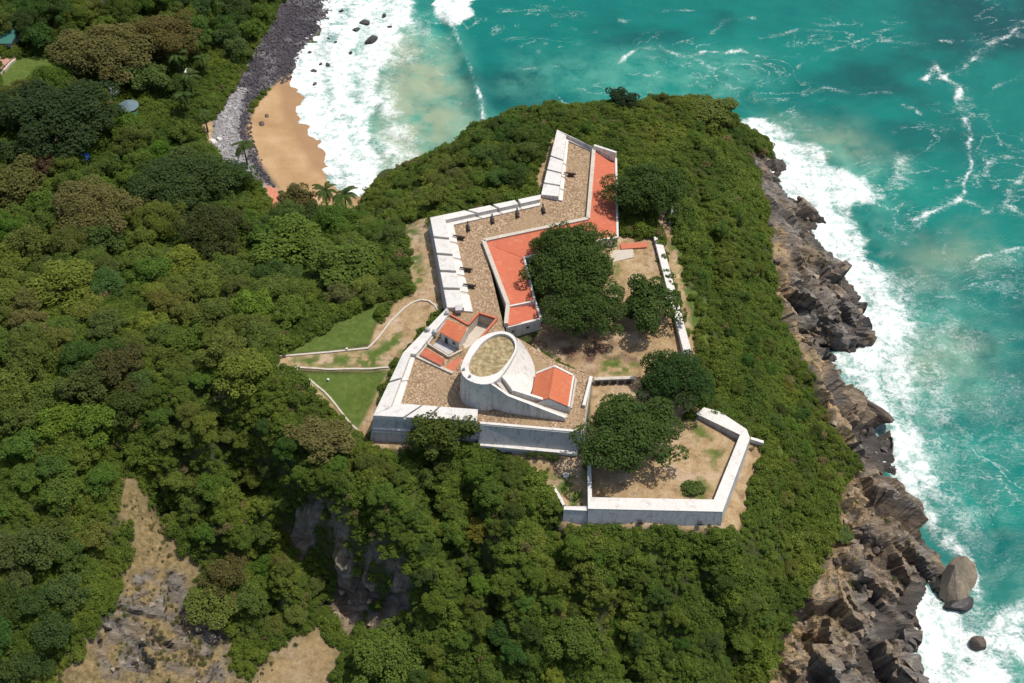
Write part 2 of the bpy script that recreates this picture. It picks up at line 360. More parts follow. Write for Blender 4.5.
# terrace: brown cobbles with dry grass tufts
m, nt = new_mat('cobbled_terrace'); g = NT(nt)
cell = g.vor(2.7, out='Color'); big = g.noise(.12, 4)
colr = g.ramp(cell, [(0, (.15, .09, .05)), (.5, (.28, .185, .108)), (1, (.50, .385, .265))])
colr = g.mix(g.mapr(big, .45, .7), colr, (.30, .21, .12))
colr = g.mix(g.math('MULTIPLY', g.mapr(g.noise(.5, 5, .7), .56, .7), .5), colr, (.15, .14, .05))
g.out(g.bsdf(colr, .95, g.bump(g.vor(2.7), .8, .25))); M['cobbled_terrace'] = m
m, nt = new_mat('dry_platform'); g = NT(nt)
colr = g.ramp(g.noise(.9, 6, .7), [(.3, (.11, .09, .03)), (.5, (.26, .20, .10)), (.68, (.42, .35, .22))])
g.out(g.bsdf(colr, .95, g.bump(g.noise(2.5, 4), .8, .2))); M['dry_platform'] = m

# ------------------------------------------------------------------ object helpers
def tag(o, label=None, cat=None, group=None, kind=None):
    if label: o['label'] = label
    if cat: o['category'] = cat
    if group: o['group'] = group
    if kind or cat: o['kind'] = kind or 'thing'
    return o
def empty(name, loc, label, cat, group=None, rz=0):
    o = bpy.data.objects.new(name, None); COL.objects.link(o); o.location = loc; o.rotation_euler = (0, 0, rz); o.empty_display_size = .5
    return tag(o, label, cat, group)
def link_mesh(name, me, mat=None, parent=None):
    o = bpy.data.objects.new(name, me); COL.objects.link(o)
    if mat is not None and not me.materials: me.materials.append(M[mat] if isinstance(mat, str) else mat)
    if parent is not None:
        o.parent = parent
    return o
class MB:
    """collects faces in world coordinates, links them as one mesh below its thing"""
    def __init__(s): s.v = []; s.f = []
    def add(s, vs, fs):
        k = len(s.v); s.v += [tuple(v) for v in vs]; s.f += [tuple(i + k for i in f) for f in fs]; return s
    def prism(s, bottom, top):
        m = len(top)
        return s.add(list(bottom) + list(top), [tuple(range(m - 1, -1, -1)), tuple(range(m, 2 * m))] + [(i, (i+1) % m, m + (i+1) % m, m + i) for i in range(m)])
    def slab(s, pts, z0, z1=None):
        """pts carry their own top z when z1 is None"""
        t = [Vector((p[0], p[1], p[2] if z1 is None else z1)) for p in pts]
        return s.prism([Vector((p.x, p.y, z0)) for p in t], t)
    def bar(s, a, b, w, h, up=0):
        a, b = Vector(a), Vector(b); d = (b - a); d.z = 0; d.normalize(); nrm = Vector((-d.y, d.x, 0)) * (w / 2)
        t = [a - nrm, b - nrm, b + nrm, a + nrm]
        return s.prism([p + Vector((0, 0, up)) for p in t], [p + Vector((0, 0, up + h)) for p in t])
    def tube(s, a, b, r0, r1, k=8):
        a, b = Vector(a), Vector(b); d = (b - a).normalized(); u = d.orthogonal().normalized(); w = d.cross(u)
        ra = [a + (u * math.cos(2*math.pi*i/k) + w * math.sin(2*math.pi*i/k)) * r0 for i in range(k)]
        rb = [b + (u * math.cos(2*math.pi*i/k) + w * math.sin(2*math.pi*i/k)) * r1 for i in range(k)]
        return s.prism(ra, rb)
    def build(s, name, mat, parent=None, smooth=False, bevel=0):
        me = bpy.data.meshes.new(name)
        off = Vector((0, 0, 0))
        if parent is not None:
            mw = Matrix.LocRotScale(parent.location, parent.rotation_euler, parent.scale)
            if parent.parent is not None: mw = Matrix.LocRotScale(parent.parent.location, parent.parent.rotation_euler, parent.parent.scale) @ mw
            iv = mw.inverted(); vs = [iv @ Vector(v) for v in s.v]
        else: vs = [Vector(v) for v in s.v]
        me.from_pydata([tuple(v) for v in vs], [], s.f); me.update()
        bm = bmesh.new(); bm.from_mesh(me); bmesh.ops.recalc_face_normals(bm, faces=bm.faces)
        if bevel: bmesh.ops.bevel(bm, geom=list(bm.edges), offset=bevel, segments=1, affect='EDGES', profile=.5, clamp_overlap=True)
        bm.to_mesh(me); bm.free()
        if smooth: me.polygons.foreach_set('use_smooth', [True] * len(me.polygons))
        return link_mesh(name, me, mat, parent)
def grid_mesh(name, X, Y, Zg, keep, attrs):
    ny, nx = X.shape
    co = np.stack([X, Y, Zg], -1).reshape(-1, 3).astype(np.float32)
    idx = np.arange(nx * ny).reshape(ny, nx)
    q = np.stack([idx[:-1, :-1], idx[:-1, 1:], idx[1:, 1:], idx[1:, :-1]], -1)[keep].reshape(-1, 4)
    used = np.unique(q); re = np.full(nx * ny, -1); re[used] = np.arange(len(used)); q = re[q]
    return raw_mesh(name, co[used], q, {k: a.reshape(-1)[used] for k, a in attrs.items()})
def raw_mesh(name, co, q, attrs=None, fattrs=None, smooth=True):
    me = bpy.data.meshes.new(name); k = q.shape[1]
    me.vertices.add(len(co)); me.vertices.foreach_set('co', np.ascontiguousarray(co, dtype=np.float32).ravel())
    me.loops.add(q.size); me.loops.foreach_set('vertex_index', np.ascontiguousarray(q, dtype=np.int32).ravel())
    me.polygons.add(len(q)); me.polygons.foreach_set('loop_start', np.arange(0, q.size, k, dtype=np.int32))
    me.update(calc_edges=True)
    for nm, a in (attrs or {}).items():
        at = me.attributes.new(nm, 'FLOAT', 'POINT'); at.data.foreach_set('value', np.ascontiguousarray(a, dtype=np.float32))
    for nm, a in (fattrs or {}).items():
        at = me.attributes.new(nm, 'FLOAT', 'FACE'); at.data.foreach_set('value', np.ascontiguousarray(a, dtype=np.float32))
    me.polygons.foreach_set('use_smooth', np.full(len(q), smooth)); me.validate(); me.update()
    return me

# ------------------------------------------------------------------ ground
m, nt = new_mat('ground_surface'); g = NT(nt)
n1 = g.noise(.35, 6, .62); n2 = g.noise(2.2, 5, .65); n3 = g.noise(.08, 4); v1 = g.vor(1.1)
floor_c = g.ramp(n2, [(.3, (.022, .026, .008)), (.55, (.045, .055, .016)), (.75, (.10, .085, .035))])
dirt_c = g.ramp(n1, [(.25, (.20, .125, .062)), (.5, (.34, .235, .125)), (.75, (.44, .33, .20))])
dirt_c = g.mix(g.math('MULTIPLY', g.mapr(n2, .5, .72), .55), dirt_c, (.13, .11, .04))
dirt_c = g.mix(g.mapr(g.noise(.16, 6, .7), .5, .62, 0, .6), dirt_c, (.44, .33, .235))
dirt_c = g.mix(g.mapr(g.noise(.45, 7, .75), .53, .63, 0, .6), dirt_c, (.15, .095, .055))
dirt_c = g.mix(g.attr('dry'), dirt_c, g.ramp(g.noise(.8, 7, .75), [(.30, (.05, .042, .018)), (.44, (.13, .098, .040)), (.57, (.22, .16, .075)), (.74, (.33, .25, .15))]))
dirt_c = g.mix(g.attr('litter'), dirt_c, g.ramp(g.noise(2.6, 4, .7), [(.35, (.055, .03, .02)), (.55, (.12, .07, .045)), (.75, (.30, .22, .15))]))
dirt_c = g.mix(g.attr('red'), dirt_c, g.ramp(n2, [(.3, (.38, .10, .06)), (.7, (.55, .26, .16))]))
grass_c = g.ramp(g.noise(.7, 6, .7), [(.3, (.052, .086, .013)), (.55, (.08, .118, .02)), (.75, (.145, .15, .045))])
sand_c = g.ramp(g.noise(.12, 5), [(.3, (.30, .185, .088)), (.55, (.38, .245, .128)), (.8, (.45, .315, .18))])
wet = g.attr('wet')
sand_c = g.mix(g.math('MULTIPLY', wet, .8), sand_c, (.27, .155, .07))
cob_c = g.ramp(g.vor(.9, out='Color'), [(0, (.12, .115, .115)), (.5, (.25, .24, .235)), (1, (.42, .40, .38))])
cob_c = g.mix(g.attr('wetcob'), cob_c, g.ramp(g.vor(.9, out='Color'), [(0, (.022, .02, .024)), (1, (.085, .075, .085))]))
mp = g.n('ShaderNodeMapping'); g.l(g.pos(), mp.inputs['Vector']); mp.inputs['Rotation'].default_value = (0, R(25), R(52)); mp.inputs['Scale'].default_value = (.25, 1, 1)
rn = g.noise(.55, 8, .68, mp.outputs[0], .6); rn2 = g.noise(.07, 4)
rock_c = g.ramp(rn, [(.28, (.045, .041, .039)), (.42, (.115, .103, .092)), (.56, (.19, .17, .148)), (.70, (.36, .31, .25))])
rock_c = g.mix(g.mapr(rn2, .45, .62), rock_c, g.ramp(rn, [(.3, (.055, .042, .032)), (.5, (.19, .145, .10)), (.72, (.36, .28, .19))]))
rock_c = g.mix(g.math('MULTIPLY', g.attr('earth'), g.mapr(n1, .3, .55)), rock_c, dirt_c)
rock_c = g.mix(g.math('MULTIPLY', g.attr('wetrock'), .8), rock_c, (.03, .026, .025))
rock_c = g.mix(g.math('MULTIPLY', g.attr('earth'), g.mapr(g.noise(.9, 5, .7), .55, .65)), rock_c, (.09, .09, .025))
col = floor_c
for nm, cc in (('dirt', dirt_c), ('grass', grass_c), ('cobble', cob_c), ('sand', sand_c), ('rock', rock_c)):
    col = g.mix(g.attr(nm), col, cc)
hb = g.math('ADD', g.math('MULTIPLY', g.attr('rock'), g.math('MULTIPLY', rn, 4.0)), g.math('MULTIPLY', n2, .5))
hb = g.math('ADD', hb, g.math('MULTIPLY', g.attr('cobble'), g.math('MULTIPLY', v1, .8)))
bm_ = g.bump(hb, .8, .5)
rough = g.mapr(g.math('MAXIMUM', g.math('MULTIPLY', wet, g.attr('sand')), g.attr('wetrock')), 0, 1, .95, .45)
g.out(g.bsdf(col, rough, bm_, .25)); M['ground_surface'] = m

wl = [U(*p, 0) for p in ((326,8),(303,50),(293,80),(305,117),(330,160),(366,193),(380,205))]
dwl = seg_dist(wl, AX, AY, False)
att_wet = m_sand * sstep(9, 5, dwl + wob * .5)
att_wetcob = (.72 + .28 * sstep(.4, .55, fbm(AX / 5, AY / 5, s=231))) * 1.0 - mask(gpoly((236,88),(246,88),(240,108),(238,132),(252,166),(272,196),(284,214),(255,182),(232,172),(212,150),(215,116)), 1.5, .6)
earth_line = [ground(*p) for p in ((838,484),(834,520),(822,560),(800,600),(785,640),(758,700))]
att_earth = m_rock * np.maximum(sstep(13, 3, seg_dist(earth_line, AX, AY, False) + wob), sstep(5, 1, seg_dist([ground(*p) for p in ((774,236),(783,298),(795,330),(817,378),(846,438))], AX, AY, False) + wob))
att_earth = np.maximum(att_earth, m_rock * (AX < -20) * .15)
keep = np.maximum(np.maximum(Z[:-1, :-1], Z[1:, 1:]), np.maximum(Z[1:, :-1], Z[:-1, 1:])) > -3.5
gm = grid_mesh('ground', PX, PY, PZ, keep, {'rock': m_rock, 'dirt': m_dirt, 'grass': m_grass, 'sand': m_sand, 'cobble': m_cob, 'wet': att_wet, 'wetcob': np.clip(att_wetcob, 0, 1) * m_cob,
     'red': m_red, 'earth': att_earth, 'wetrock': sstep(3.6, .6, PZ + wob * .25) * m_rock * (AX > 0), 'dry': m_dry, 'litter': m_lit})
rk_face = (m_rock[:-1, :-1][keep] < .3); gm.polygons.foreach_set('use_smooth', rk_face)
tag(link_mesh('ground', gm, 'ground_surface'), kind='structure')

# ------------------------------------------------------------------ sea
SC = .9
sx = np.arange(-160, 262, SC); sy = np.arange(96, 500, SC)
SX, SY = np.meshgrid(sx, sy)
foam = np.zeros_like(SX); aer = np.zeros_like(SX); murk = np.zeros_like(SX)
swob = (fbm(SX / 9, SY / 9, o=4, s=71) - .5) * 14; swob2 = (fbm(SX / 2.6, SY / 2.6, o=4, s=81) - .5) * 5
def spoly(*pts): return [U(*p, 0) for p in pts]
def fblob(s_, soft, *pts):
    global foam; foam = np.maximum(foam, s_ * sstep(-soft * 2.0, soft * 1.3, sdf(spoly(*pts), SX, SY) + .7 * swob + swob2))
def fline(s_, w, *pts, wb=.45):
    global foam
    d = seg_dist(spoly(*pts), SX + swob * wb, SY + swob[::-1] * wb, False)
    w = w * (.25 + 1.0 * fbm(SX / 6, SY / 6, s=93)); halo = .30 * s_ * np.exp(-(d / (w * 3.2)) ** 2); foam = np.maximum(foam, halo)
    foam = np.maximum(foam, (.5 + .5 * sstep(.35, .6, fbm(SX / 4, SY / 4, s=95))) * .88 * s_ * np.exp(-(d / w) ** 2) * (.55 + .45 * sstep(.3, .6, fbm(SX / 14, SY / 14, s=91))))
def ablob(arr, s_, soft, *pts): return np.maximum(arr, s_ * sstep(-soft, soft, sdf(spoly(*pts), SX, SY) + swob * .8))
# bay
fblob(1.0, 3, (328,-20),(412,-20),(414,18),(392,55),(378,95),(372,140),(388,165),(372,205),(345,200),(318,165),(292,120),(280,84),(295,48))
fblob(.62, 4, (410,-10),(425,30),(400,75),(402,120),(425,158),(372,195),(372,100))
fblob(1.0, 1.5, (424,-20),(470,-20),(466,14),(452,32),(440,14))
fline(.9, 1.3, (476,88),(481,104),(484,126), wb=.08)
fline(.6, 1.0, (453,30),(465,58),(476,88), wb=.08)
fblob(.5, 3, (395,165),(430,150),(445,140),(450,152),(400,185))
fline(.45, 2.5, (395,70),(440,95),(460,105)); fline(.4, 2.5, (400,45),(430,60),(450,80)); fline(.4, 2, (405,105),(440,120),(470,118))
# east coast
fblob(1.0, 2.5, (733,118),(765,120),(800,142),(838,165),(866,185),(884,195),(862,206),(838,210),(846,240),(866,262),(890,298),(905,322),(880,345),(860,310),(825,262),(790,195),(745,135))
fblob(.8, 4, (840,235),(890,275),(925,322),(918,370),(905,395),(925,425),(938,470),(945,510),(905,470),(880,430),(845,395),(830,365),(870,345),(866,300))
fblob(.95, 2.5, (828,356),(850,356),(872,345),(885,365),(866,390),(846,388))
fblob(.95, 2.5, (890,425),(915,432),(922,455),(900,470),(885,450))
fblob(1.0, 3, (922,608),(944,612),(962,622),(975,655),(1000,662),(1010,683),(960,720),(905,720),(916,660))
fblob(.75, 4, (940,600),(1000,610),(1040,595),(1040,660),(985,690),(950,660))
fblob(.55, 8, (900,280),(945,330),(950,400),(965,470),(965,530),(930,500),(915,420),(900,350))
fblob(.42, 7, (890,290),(940,320),(980,335),(980,350),(930,380),(960,450),(930,500),(905,420),(880,370))
fblob(.28, 7, (960,380),(1040,370),(1040,470),(960,480),(945,430))
fblob(.42, 5, (930,490),(1000,500),(1000,560),(980,560),(950,530))
fblob(.5, 3, (905,150),(880,190),(900,200))
fblob(.26, 5, (890,270),(1040,235),(1040,300),(950,310),(900,300))
for a in ((.95,2.2,(925,78),(938,66),(948,80),(958,90),(964,100)),(.9,1.8,(958,92),(962,112),(966,128),(972,150),(968,165)),(.8,1.4,(970,160),(962,180),(966,197),(955,204)),
          (.95,1.9,(963,198),(945,205),(925,211),(908,218)),(.6,1.3,(945,186),(962,184)),(.75,2.0,(1040,10),(1005,36),(980,52),(962,72),(940,78)),(.6,1.5,(985,38),(960,45),(940,42)),
          (.7,1.4,(622,62),(640,48),(665,51),(688,57),(705,53),(735,50),(762,57)),(.5,1.5,(688,57),(700,66),(725,75),(745,80)),(.6,1.4,(799,68),(822,56),(848,43),(886,40),(930,44)),
          (.6,1.6,(710,32),(724,24),(752,18)),(.5,1.4,(823,89),(855,94),(890,94)),(.75,1.6,(964,199),(990,212),(1005,205),(1024,215),(1040,212)),(.6,2.5,(975,175),(992,163),(1008,160)),
          (.65,1.6,(905,272),(940,280),(965,262),(990,255),(1015,250),(1040,252)),(.6,1.6,(985,95),(1005,85),(1040,70)),(.6,1.4,(900,105),(915,110),(922,115)),
          (.7,1.6,(1000,212),(1010,190),(1030,170)),(.5,1.4,(880,230),(905,243),(915,228),(925,215)),(.5,2.0,(900,215),(930,235),(960,232)),(.5,1.5,(945,240),(950,260),(948,275)),
          (.6,1.8,(900,310),(930,300),(960,300),(1000,312),(1040,305)),(.55,2,(940,380),(980,375),(1040,378)),(.55,2,(950,330),(985,345),(1040,335)),(.5,2.2,(930,430),(975,440),(1000,430),(1040,445)),
          (.5,2,(620,20),(660,14),(700,10)),(.45,2,(760,40),(800,30),(830,34)),(.5,2,(640,75),(680,85),(720,88)),(.4,2,(500,30),(560,40),(600,30)),(.4,1.6,(520,70),(560,66),(590,75))):
    fline(*a)
fblob(.9, 2.5, (866,425),(890,440),(912,480),(945,530),(975,562),(990,590),(978,600),(940,540),(905,500),(878,455))
fblob(.85, 2.0, (733,112),(752,118),(800,160),(840,190),(866,240),(872,300),(850,310),(820,250),(785,195),(745,140))
fblob(.9, 2.0, (915,590),(945,600),(935,640),(925,720),(890,720),(905,640))
# milky and sandy water
aer = ablob(aer, .8, 16, (880,290),(940,300),(1000,330),(1000,390),(950,420),(960,520),(920,520),(880,400),(860,330))
aer = ablob(aer, .8, 14, (700,110),(830,140),(900,170),(880,260),(820,200))
aer = ablob(aer, 1.0, 10, (400,-30),(450,30),(478,100),(490,130),(380,210),(300,110))
aer = ablob(aer, .7, 12, (610,50),(760,50),(760,100),(620,100),(500,90),(520,60))
aer = ablob(aer, .7, 10, (920,600),(1060,580),(1060,720),(900,720))
murk = ablob(murk, .85, 10, (385,20),(430,45),(455,80),(470,130),(430,170),(370,190),(370,90))
murk = ablob(murk, .55, 14, (780,125),(850,130),(880,160),(820,160))
murk = ablob(murk, .5, 12, (900,330),(980,345),(960,385),(900,380))
murk = ablob(murk, .45, 12, (905,255),(980,235),(1000,262),(920,285))
crest = seg_dist(spoly((446,12),(456,36),(467,62),(477,90),(486,128)), SX, SY, False)
cx = [U(*p, 0) for p in ((446,12),(456,36),(467,62),(477,90),(486,128))]
SZ = (fbm(SX / 7, SY / 4, o=4, s=101) - .5) * .55 + 1.5 * np.exp(-(crest / 2.6) ** 2) + foam * (fbm(SX / 2.2, SY / 2.2, o=3, s=111) - .3) * .9
bayd = seg_dist(wl, SX + swob * .5, SY, False); inbay = sstep(60, 40, bayd) * (SX < 0) * (SY > 250)
roll = np.sin(bayd / 2.1 + (fbm(SX / 12, SY / 12, s=191) - .5) * 5)
foam = foam * (1 - inbay * (.16 - .16 * roll)); SZ = SZ + inbay * roll * .35 * sstep(3, 10, bayd)
eastd = seg_dist([U(*p, 0) for p in ((742,126),(786,185),(832,252),(868,298),(872,338),(842,398),(884,436),(896,480),(926,530),(944,560),(934,598),(912,650))], SX + swob * .6, SY, False)
roll2 = np.sin(eastd / 2.6 + (fbm(SX / 10, SY / 10, s=193) - .5) * 7); ine = sstep(50, 20, eastd) * (SX > 20)
foam = foam * (1 - ine * (.15 - .15 * roll2)); SZ = SZ + ine * roll2 * .4
deepv = np.clip(.75 * sstep(.36, .66, fbm(SX / 45, SY / 30, o=5, s=121)) + .55 * sstep(75, 15, eastd) + .35 * inbay, 0, 1)
bx = SX.copy(); by = SY.copy()
bx[:, 0] = -4000; bx[:, -1] = 4000; by[0] = -4000; by[-1] = 4000
m, nt = new_mat('sea_water'); g = NT(nt)
fa, ae, mu = g.attr('foam'), g.attr('aer'), g.attr('murk')
deep = g.mix(g.attr('deepv'), (.0, .056, .058), (.0, .160, .128))
deep = g.mix(g.mapr(g.noise(.06, 5), .45, .75, 0, .6), deep, (.0, .10, .092))
colw = g.mix(g.math('MULTIPLY', ae, g.mapr(g.noise(.09, 6, .65), .28, .68)), deep, (.075, .28, .215))
colw = g.mix(g.math('MULTIPLY', mu, g.mapr(g.noise(.11, 5, .6), .2, .6)), colw, (.27, .31, .20))
ps = g.n('ShaderNodeMapping'); g.l(g.pos(), ps.inputs['Vector']); ps.inputs['Scale'].default_value = (1, 1.4, 1)
warp = g.n('ShaderNodeVectorMath', operation='ADD'); g.l(ps.outputs[0], warp.inputs[0])
wn = g.n('ShaderNodeTexNoise'); wn.inputs['Scale'].default_value = .5; wn.inputs['Detail'].default_value = 3; g.l(g.pos(), wn.inputs['Vector'])
wv = g.n('ShaderNodeVectorMath', operation='SCALE'); wv.inputs['Scale'].default_value = 2.2; g.l(wn.outputs['Color'], wv.inputs[0]); g.l(wv.outputs[0], warp.inputs[1])
rid = g.noise(.22, 6, .62, warp.outputs[0], 1.2)
rid = g.math('SUBTRACT', 1.0, g.math('MULTIPLY', g.math('ABSOLUTE', g.math('SUBTRACT', rid, .5)), 5.0), True)
rid2 = g.noise(.8, 5, .65, warp.outputs[0], .8)
rid2 = g.math('SUBTRACT', 1.0, g.math('MULTIPLY', g.math('ABSOLUTE', g.math('SUBTRACT', rid2, .5)), 4.5), True)
tex = g.math('ADD', g.math('ADD', g.math('MULTIPLY', rid, .30), g.math('MULTIPLY', rid2, .28)), g.math('MULTIPLY', g.noise(1.3, 6, .72), .50))
den = g.math('MULTIPLY', fa, g.mapr(g.noise(.13, 6, .68), .3, .66, .62, 1.14))
fv = g.math('SUBTRACT', g.math('ADD', den, tex), 1.14)
ff = g.math('MULTIPLY', g.mapr(fv, -.26, .40), g.mapr(fa, .03, .2))
spark = g.mapr(g.noise(1.6, 3, .6), .70, .76, 0, .5)
nf_ = g.noise(.032, 6, .58, warp.outputs[0], 1.6)
fil = g.mapr(g.math('ABSOLUTE', g.math('SUBTRACT', nf_, .5)), .0, .022, 1, 0)
fil = g.math('MULTIPLY', g.math('MULTIPLY', fil, g.mapr(g.noise(.022, 4), .50, .62)), g.mapr(g.noise(.9, 5, .7), .38, .64, 0, .5))
chop = g.math('MULTIPLY', spark, g.mapr(g.noise(.05, 3), .48, .62))
ff = g.math('MAXIMUM', g.math('MAXIMUM', ff, chop), fil)
colw = g.mix(g.math('MULTIPLY', ff, .96), colw, g.ramp(g.noise(.45, 5, .62), [(.32, (.34, .46, .43)), (.45, (.62, .67, .64)), (.58, (.78, .78, .75))]))
wb1 = g.bump(g.noise(.9, 6, .65, ps.outputs[0]), .55, .35); wb2 = g.bump(ff, .4, .3, wb1)
g.out(g.bsdf(colw, g.mapr(ff, 0, 1, .30, .9), wb2, .16)); M['sea_water'] = m
smesh = grid_mesh('sea', bx, by, SZ, np.ones((SX.shape[0]-1, SX.shape[1]-1), bool), {'foam': foam, 'aer': aer, 'murk': murk, 'deepv': deepv})
tag(link_mesh('sea', smesh, 'sea_water'), kind='structure')

# ------------------------------------------------------------------ the fort
def lerp(a, b, t): return a + (b - a) * t
ctr = Vector((sum(p[0] for p in mass_xy) / len(mass_xy), sum(p[1] for p in mass_xy) / len(mass_xy), 36))
fort = empty('fort_rampart', ctr, 'stone fort terrace with whitewashed parapets and brown cobbled top', 'fort')
batter = [2.5, .3, .3, 1.6, 2.3, .6, .8, .6, 0, 0, 0, 0, 0, 0, 0, 0, 3.4, 3.4, 1.2]
top = [Vector((p.x, p.y, FL)) for p in mass_pts]; bot = []
mN = len(top)
for i, p in enumerate(top):
    a, b = top[i-1], top[(i+1) % mN]
    na = Vector(((p-a).y, -(p-a).x, 0)).normalized(); nb = Vector(((b-p).y, -(b-p).x, 0)).normalized()
    nn = (na + nb).normalized(); area = sum(top[k].x * top[(k+1) % mN].y - top[(k+1) % mN].x * top[k].y for k in range(mN))
    if area < 0: nn = -nn
    q = p + nn * batter[i]; bot.append(Vector((q.x, q.y, 29)))
def None_mesh(mb):
    me = bpy.data.meshes.new('tmp'); me.from_pydata([tuple(v) for v in mb.v], [], mb.f); me.update()
    bm = bmesh.new(); bm.from_mesh(me); bmesh.ops.recalc_face_normals(bm, faces=bm.faces); bm.to_mesh(me); bm.free(); return me
hole_px = ((468,326),(479,314),(497,319.5),(479,341),(465,349),(461,341))
hole = [UV(x, y, FL) for x, y in hole_px]
def halves(T, Bm, hz):
    hb = [Vector((h.x, h.y, hz)) for h in hole]; ht = [Vector((h.x, h.y, T[0].z)) for h in hole]
    i1 = [3, 4, 5, 6, 7, 8, 9, 10, 11, 12]; i2 = [0, 1, 2, 3]; i3 = list(range(12, mN))
    return (([Bm[i] for i in i1] + [hb[2], hb[1], hb[0]], [T[i] for i in i1] + [ht[2], ht[1], ht[0]]),
            ([Bm[i] for i in i2] + [hb[0], hb[5], hb[4], hb[3], hb[2]] + [Bm[i] for i in i3], [T[i] for i in i2] + [ht[0], ht[5], ht[4], ht[3], ht[2]] + [T[i] for i in i3]))
for b_, t_ in halves(top, bot, 29): MB().prism(b_, t_).build('retaining_wall', 'grey_wall', fort)
cxy = Vector((ctr.x, ctr.y, 0))
fr = [p + (Vector((cxy.x, cxy.y, p.z)) - p).normalized() * .25 for p in top]
for b_, t_ in halves([Vector((p.x, p.y, FL + .05)) for p in fr], [Vector((p.x, p.y, FL - .1)) for p in fr], FL - .1): MB().prism(b_, t_).build('terrace_floor', 'cobbled_terrace', fort)
def parapet(oa, ob, ia, ib, ts, split=.66, gap=.9, hi=.45, lo=-.15, bh=.5):
    oa, ob = UV(*oa, PT), UV(*ob, PT); ia, ib = UV(*ia, FL), UV(*ib, FL)
    L = (ob - oa).length
    for k in range(len(ts) - 1):
        t0 = ts[k] + (gap / 2 / L if k else 0); t1 = ts[k+1] - (gap / 2 / L if k < len(ts) - 2 else 0)
        o0, o1, i0, i1 = lerp(oa, ob, t0), lerp(oa, ob, t1), lerp(ia, ib, t0), lerp(ia, ib, t1)
        m0, m1 = lerp(o0, i0, split), lerp(o1, i1, split)
        pts = [Vector((o0.x, o0.y, PT + lo)), Vector((o1.x, o1.y, PT + lo)), Vector((m1.x, m1.y, PT + hi)), Vector((m0.x, m0.y, PT + hi))]
        MB().slab(pts, FL - .1).build('merlon', 'lime_wash', fort, bevel=.07)
        if split < .95:
            n0, n1 = lerp(o0, i0, split + .004), lerp(o1, i1, split + .004)
            MB().slab([n0, n1, i1, i0], FL - .1, FL + bh).build('banquette', 'lime_wash', fort, bevel=.04)
        if k < len(ts) - 2:
            e = t1 + gap / L
            s = [lerp(oa, ob, t1 + .002), lerp(oa, ob, e - .002)]; s2 = [lerp(ia, ib, t1 + .002), lerp(ia, ib, e - .002)]
            MB().slab([s[0], s[1], lerp(s[1], s2[1], .96), lerp(s[0], s2[0], .96)], FL - .1, FL + .32).build('embrasure_sill', 'old_plaster', fort)
parapet((373,415),(403,352),(400,407.5),(415,359),(0,.52,1), gap=.7)
parapet((403,352),(447,307),(417,358.5),(449,319),(0,1), split=.93, hi=.25)
parapet((447,307),(430,217),(473,313),(453.5,226),(0,.2,.39,.58,.77,1))
parapet((430,217),(541,194),(453.5,226),(540,206.5),(0,.32,.55,.775,1), split=.7)
parapet((541,194),(557,129),(562.6,202),(568.5,142),(0,.17,.37,.58,1), split=.8, gap=.6)
parapet((557,129),(615,158),(568.5,142),(610,160),(0,.52,1), split=.55, gap=.05)
parapet((373,415),(477,420.5),(400,407.5),(478,413.5),(0,.3,.52,1), split=.97, gap=.6)
# string course on the front wall, white edge of the lower walk
f0, f1 = UV(373, 415, PT), UV(490, 422, PT)
for dz, hh in ((-4.6, .35), (-5.5, .22)):
    k = 1.4 * (FL - (PT + dz)) / 11 + .1
    MB().bar((f0.x - .3, f0.y - k, PT + dz), (f1.x, f1.y - k, PT + dz), .5, hh).build('string_course', 'lime_wash', fort)
w0, w1 = UV(480, 424.5, FL), UV(582, 433.2, FL)
MB().bar(w0 + Vector((0, .35, 0)), w1 + Vector((0, .35, 0)), .7, .35).build('coping', 'lime_wash', fort, bevel=.04)
b0, b1 = Vector((w0.x, w0.y - 1.85, 34.0)), Vector((w1.x - 1, w1.y - 1.85, 34.0))
MB().bar(b0, b1, .9, .8).build('plinth', 'lime_wash', fort)
MB().bar(UV(591,379,FL), UV(583.5,408,FL), .8, 1.1).build('yard_parapet', 'lime_wash', fort, bevel=.05)
MB().bar(UV(571,409,FL), UV(576,380,FL), .5, .5).build('kerb', 'old_plaster', fort)
for (px, py) in ((447,312),(427.5,328.5),(434.5,331)):
    p = UV(px, py, PT + .8); mb = MB()
    mb.tube(p + Vector((0, 0, -1)), p + Vector((0, 0, .1)), .75, .6, 12); mb.tube(p + Vector((0, 0, .1)), p + Vector((0, 0, .5)), .6, .15, 12); mb.build('stone_finial', 'grey_wall', fort)
MB().slab([UV(455,305,PT+.7), UV(462,305,PT+.7), UV(462.5,310,PT+.7), UV(455.5,310.5,PT+.7)], PT - .2, PT + .7).build('hatch', 'grey_wall', fort)

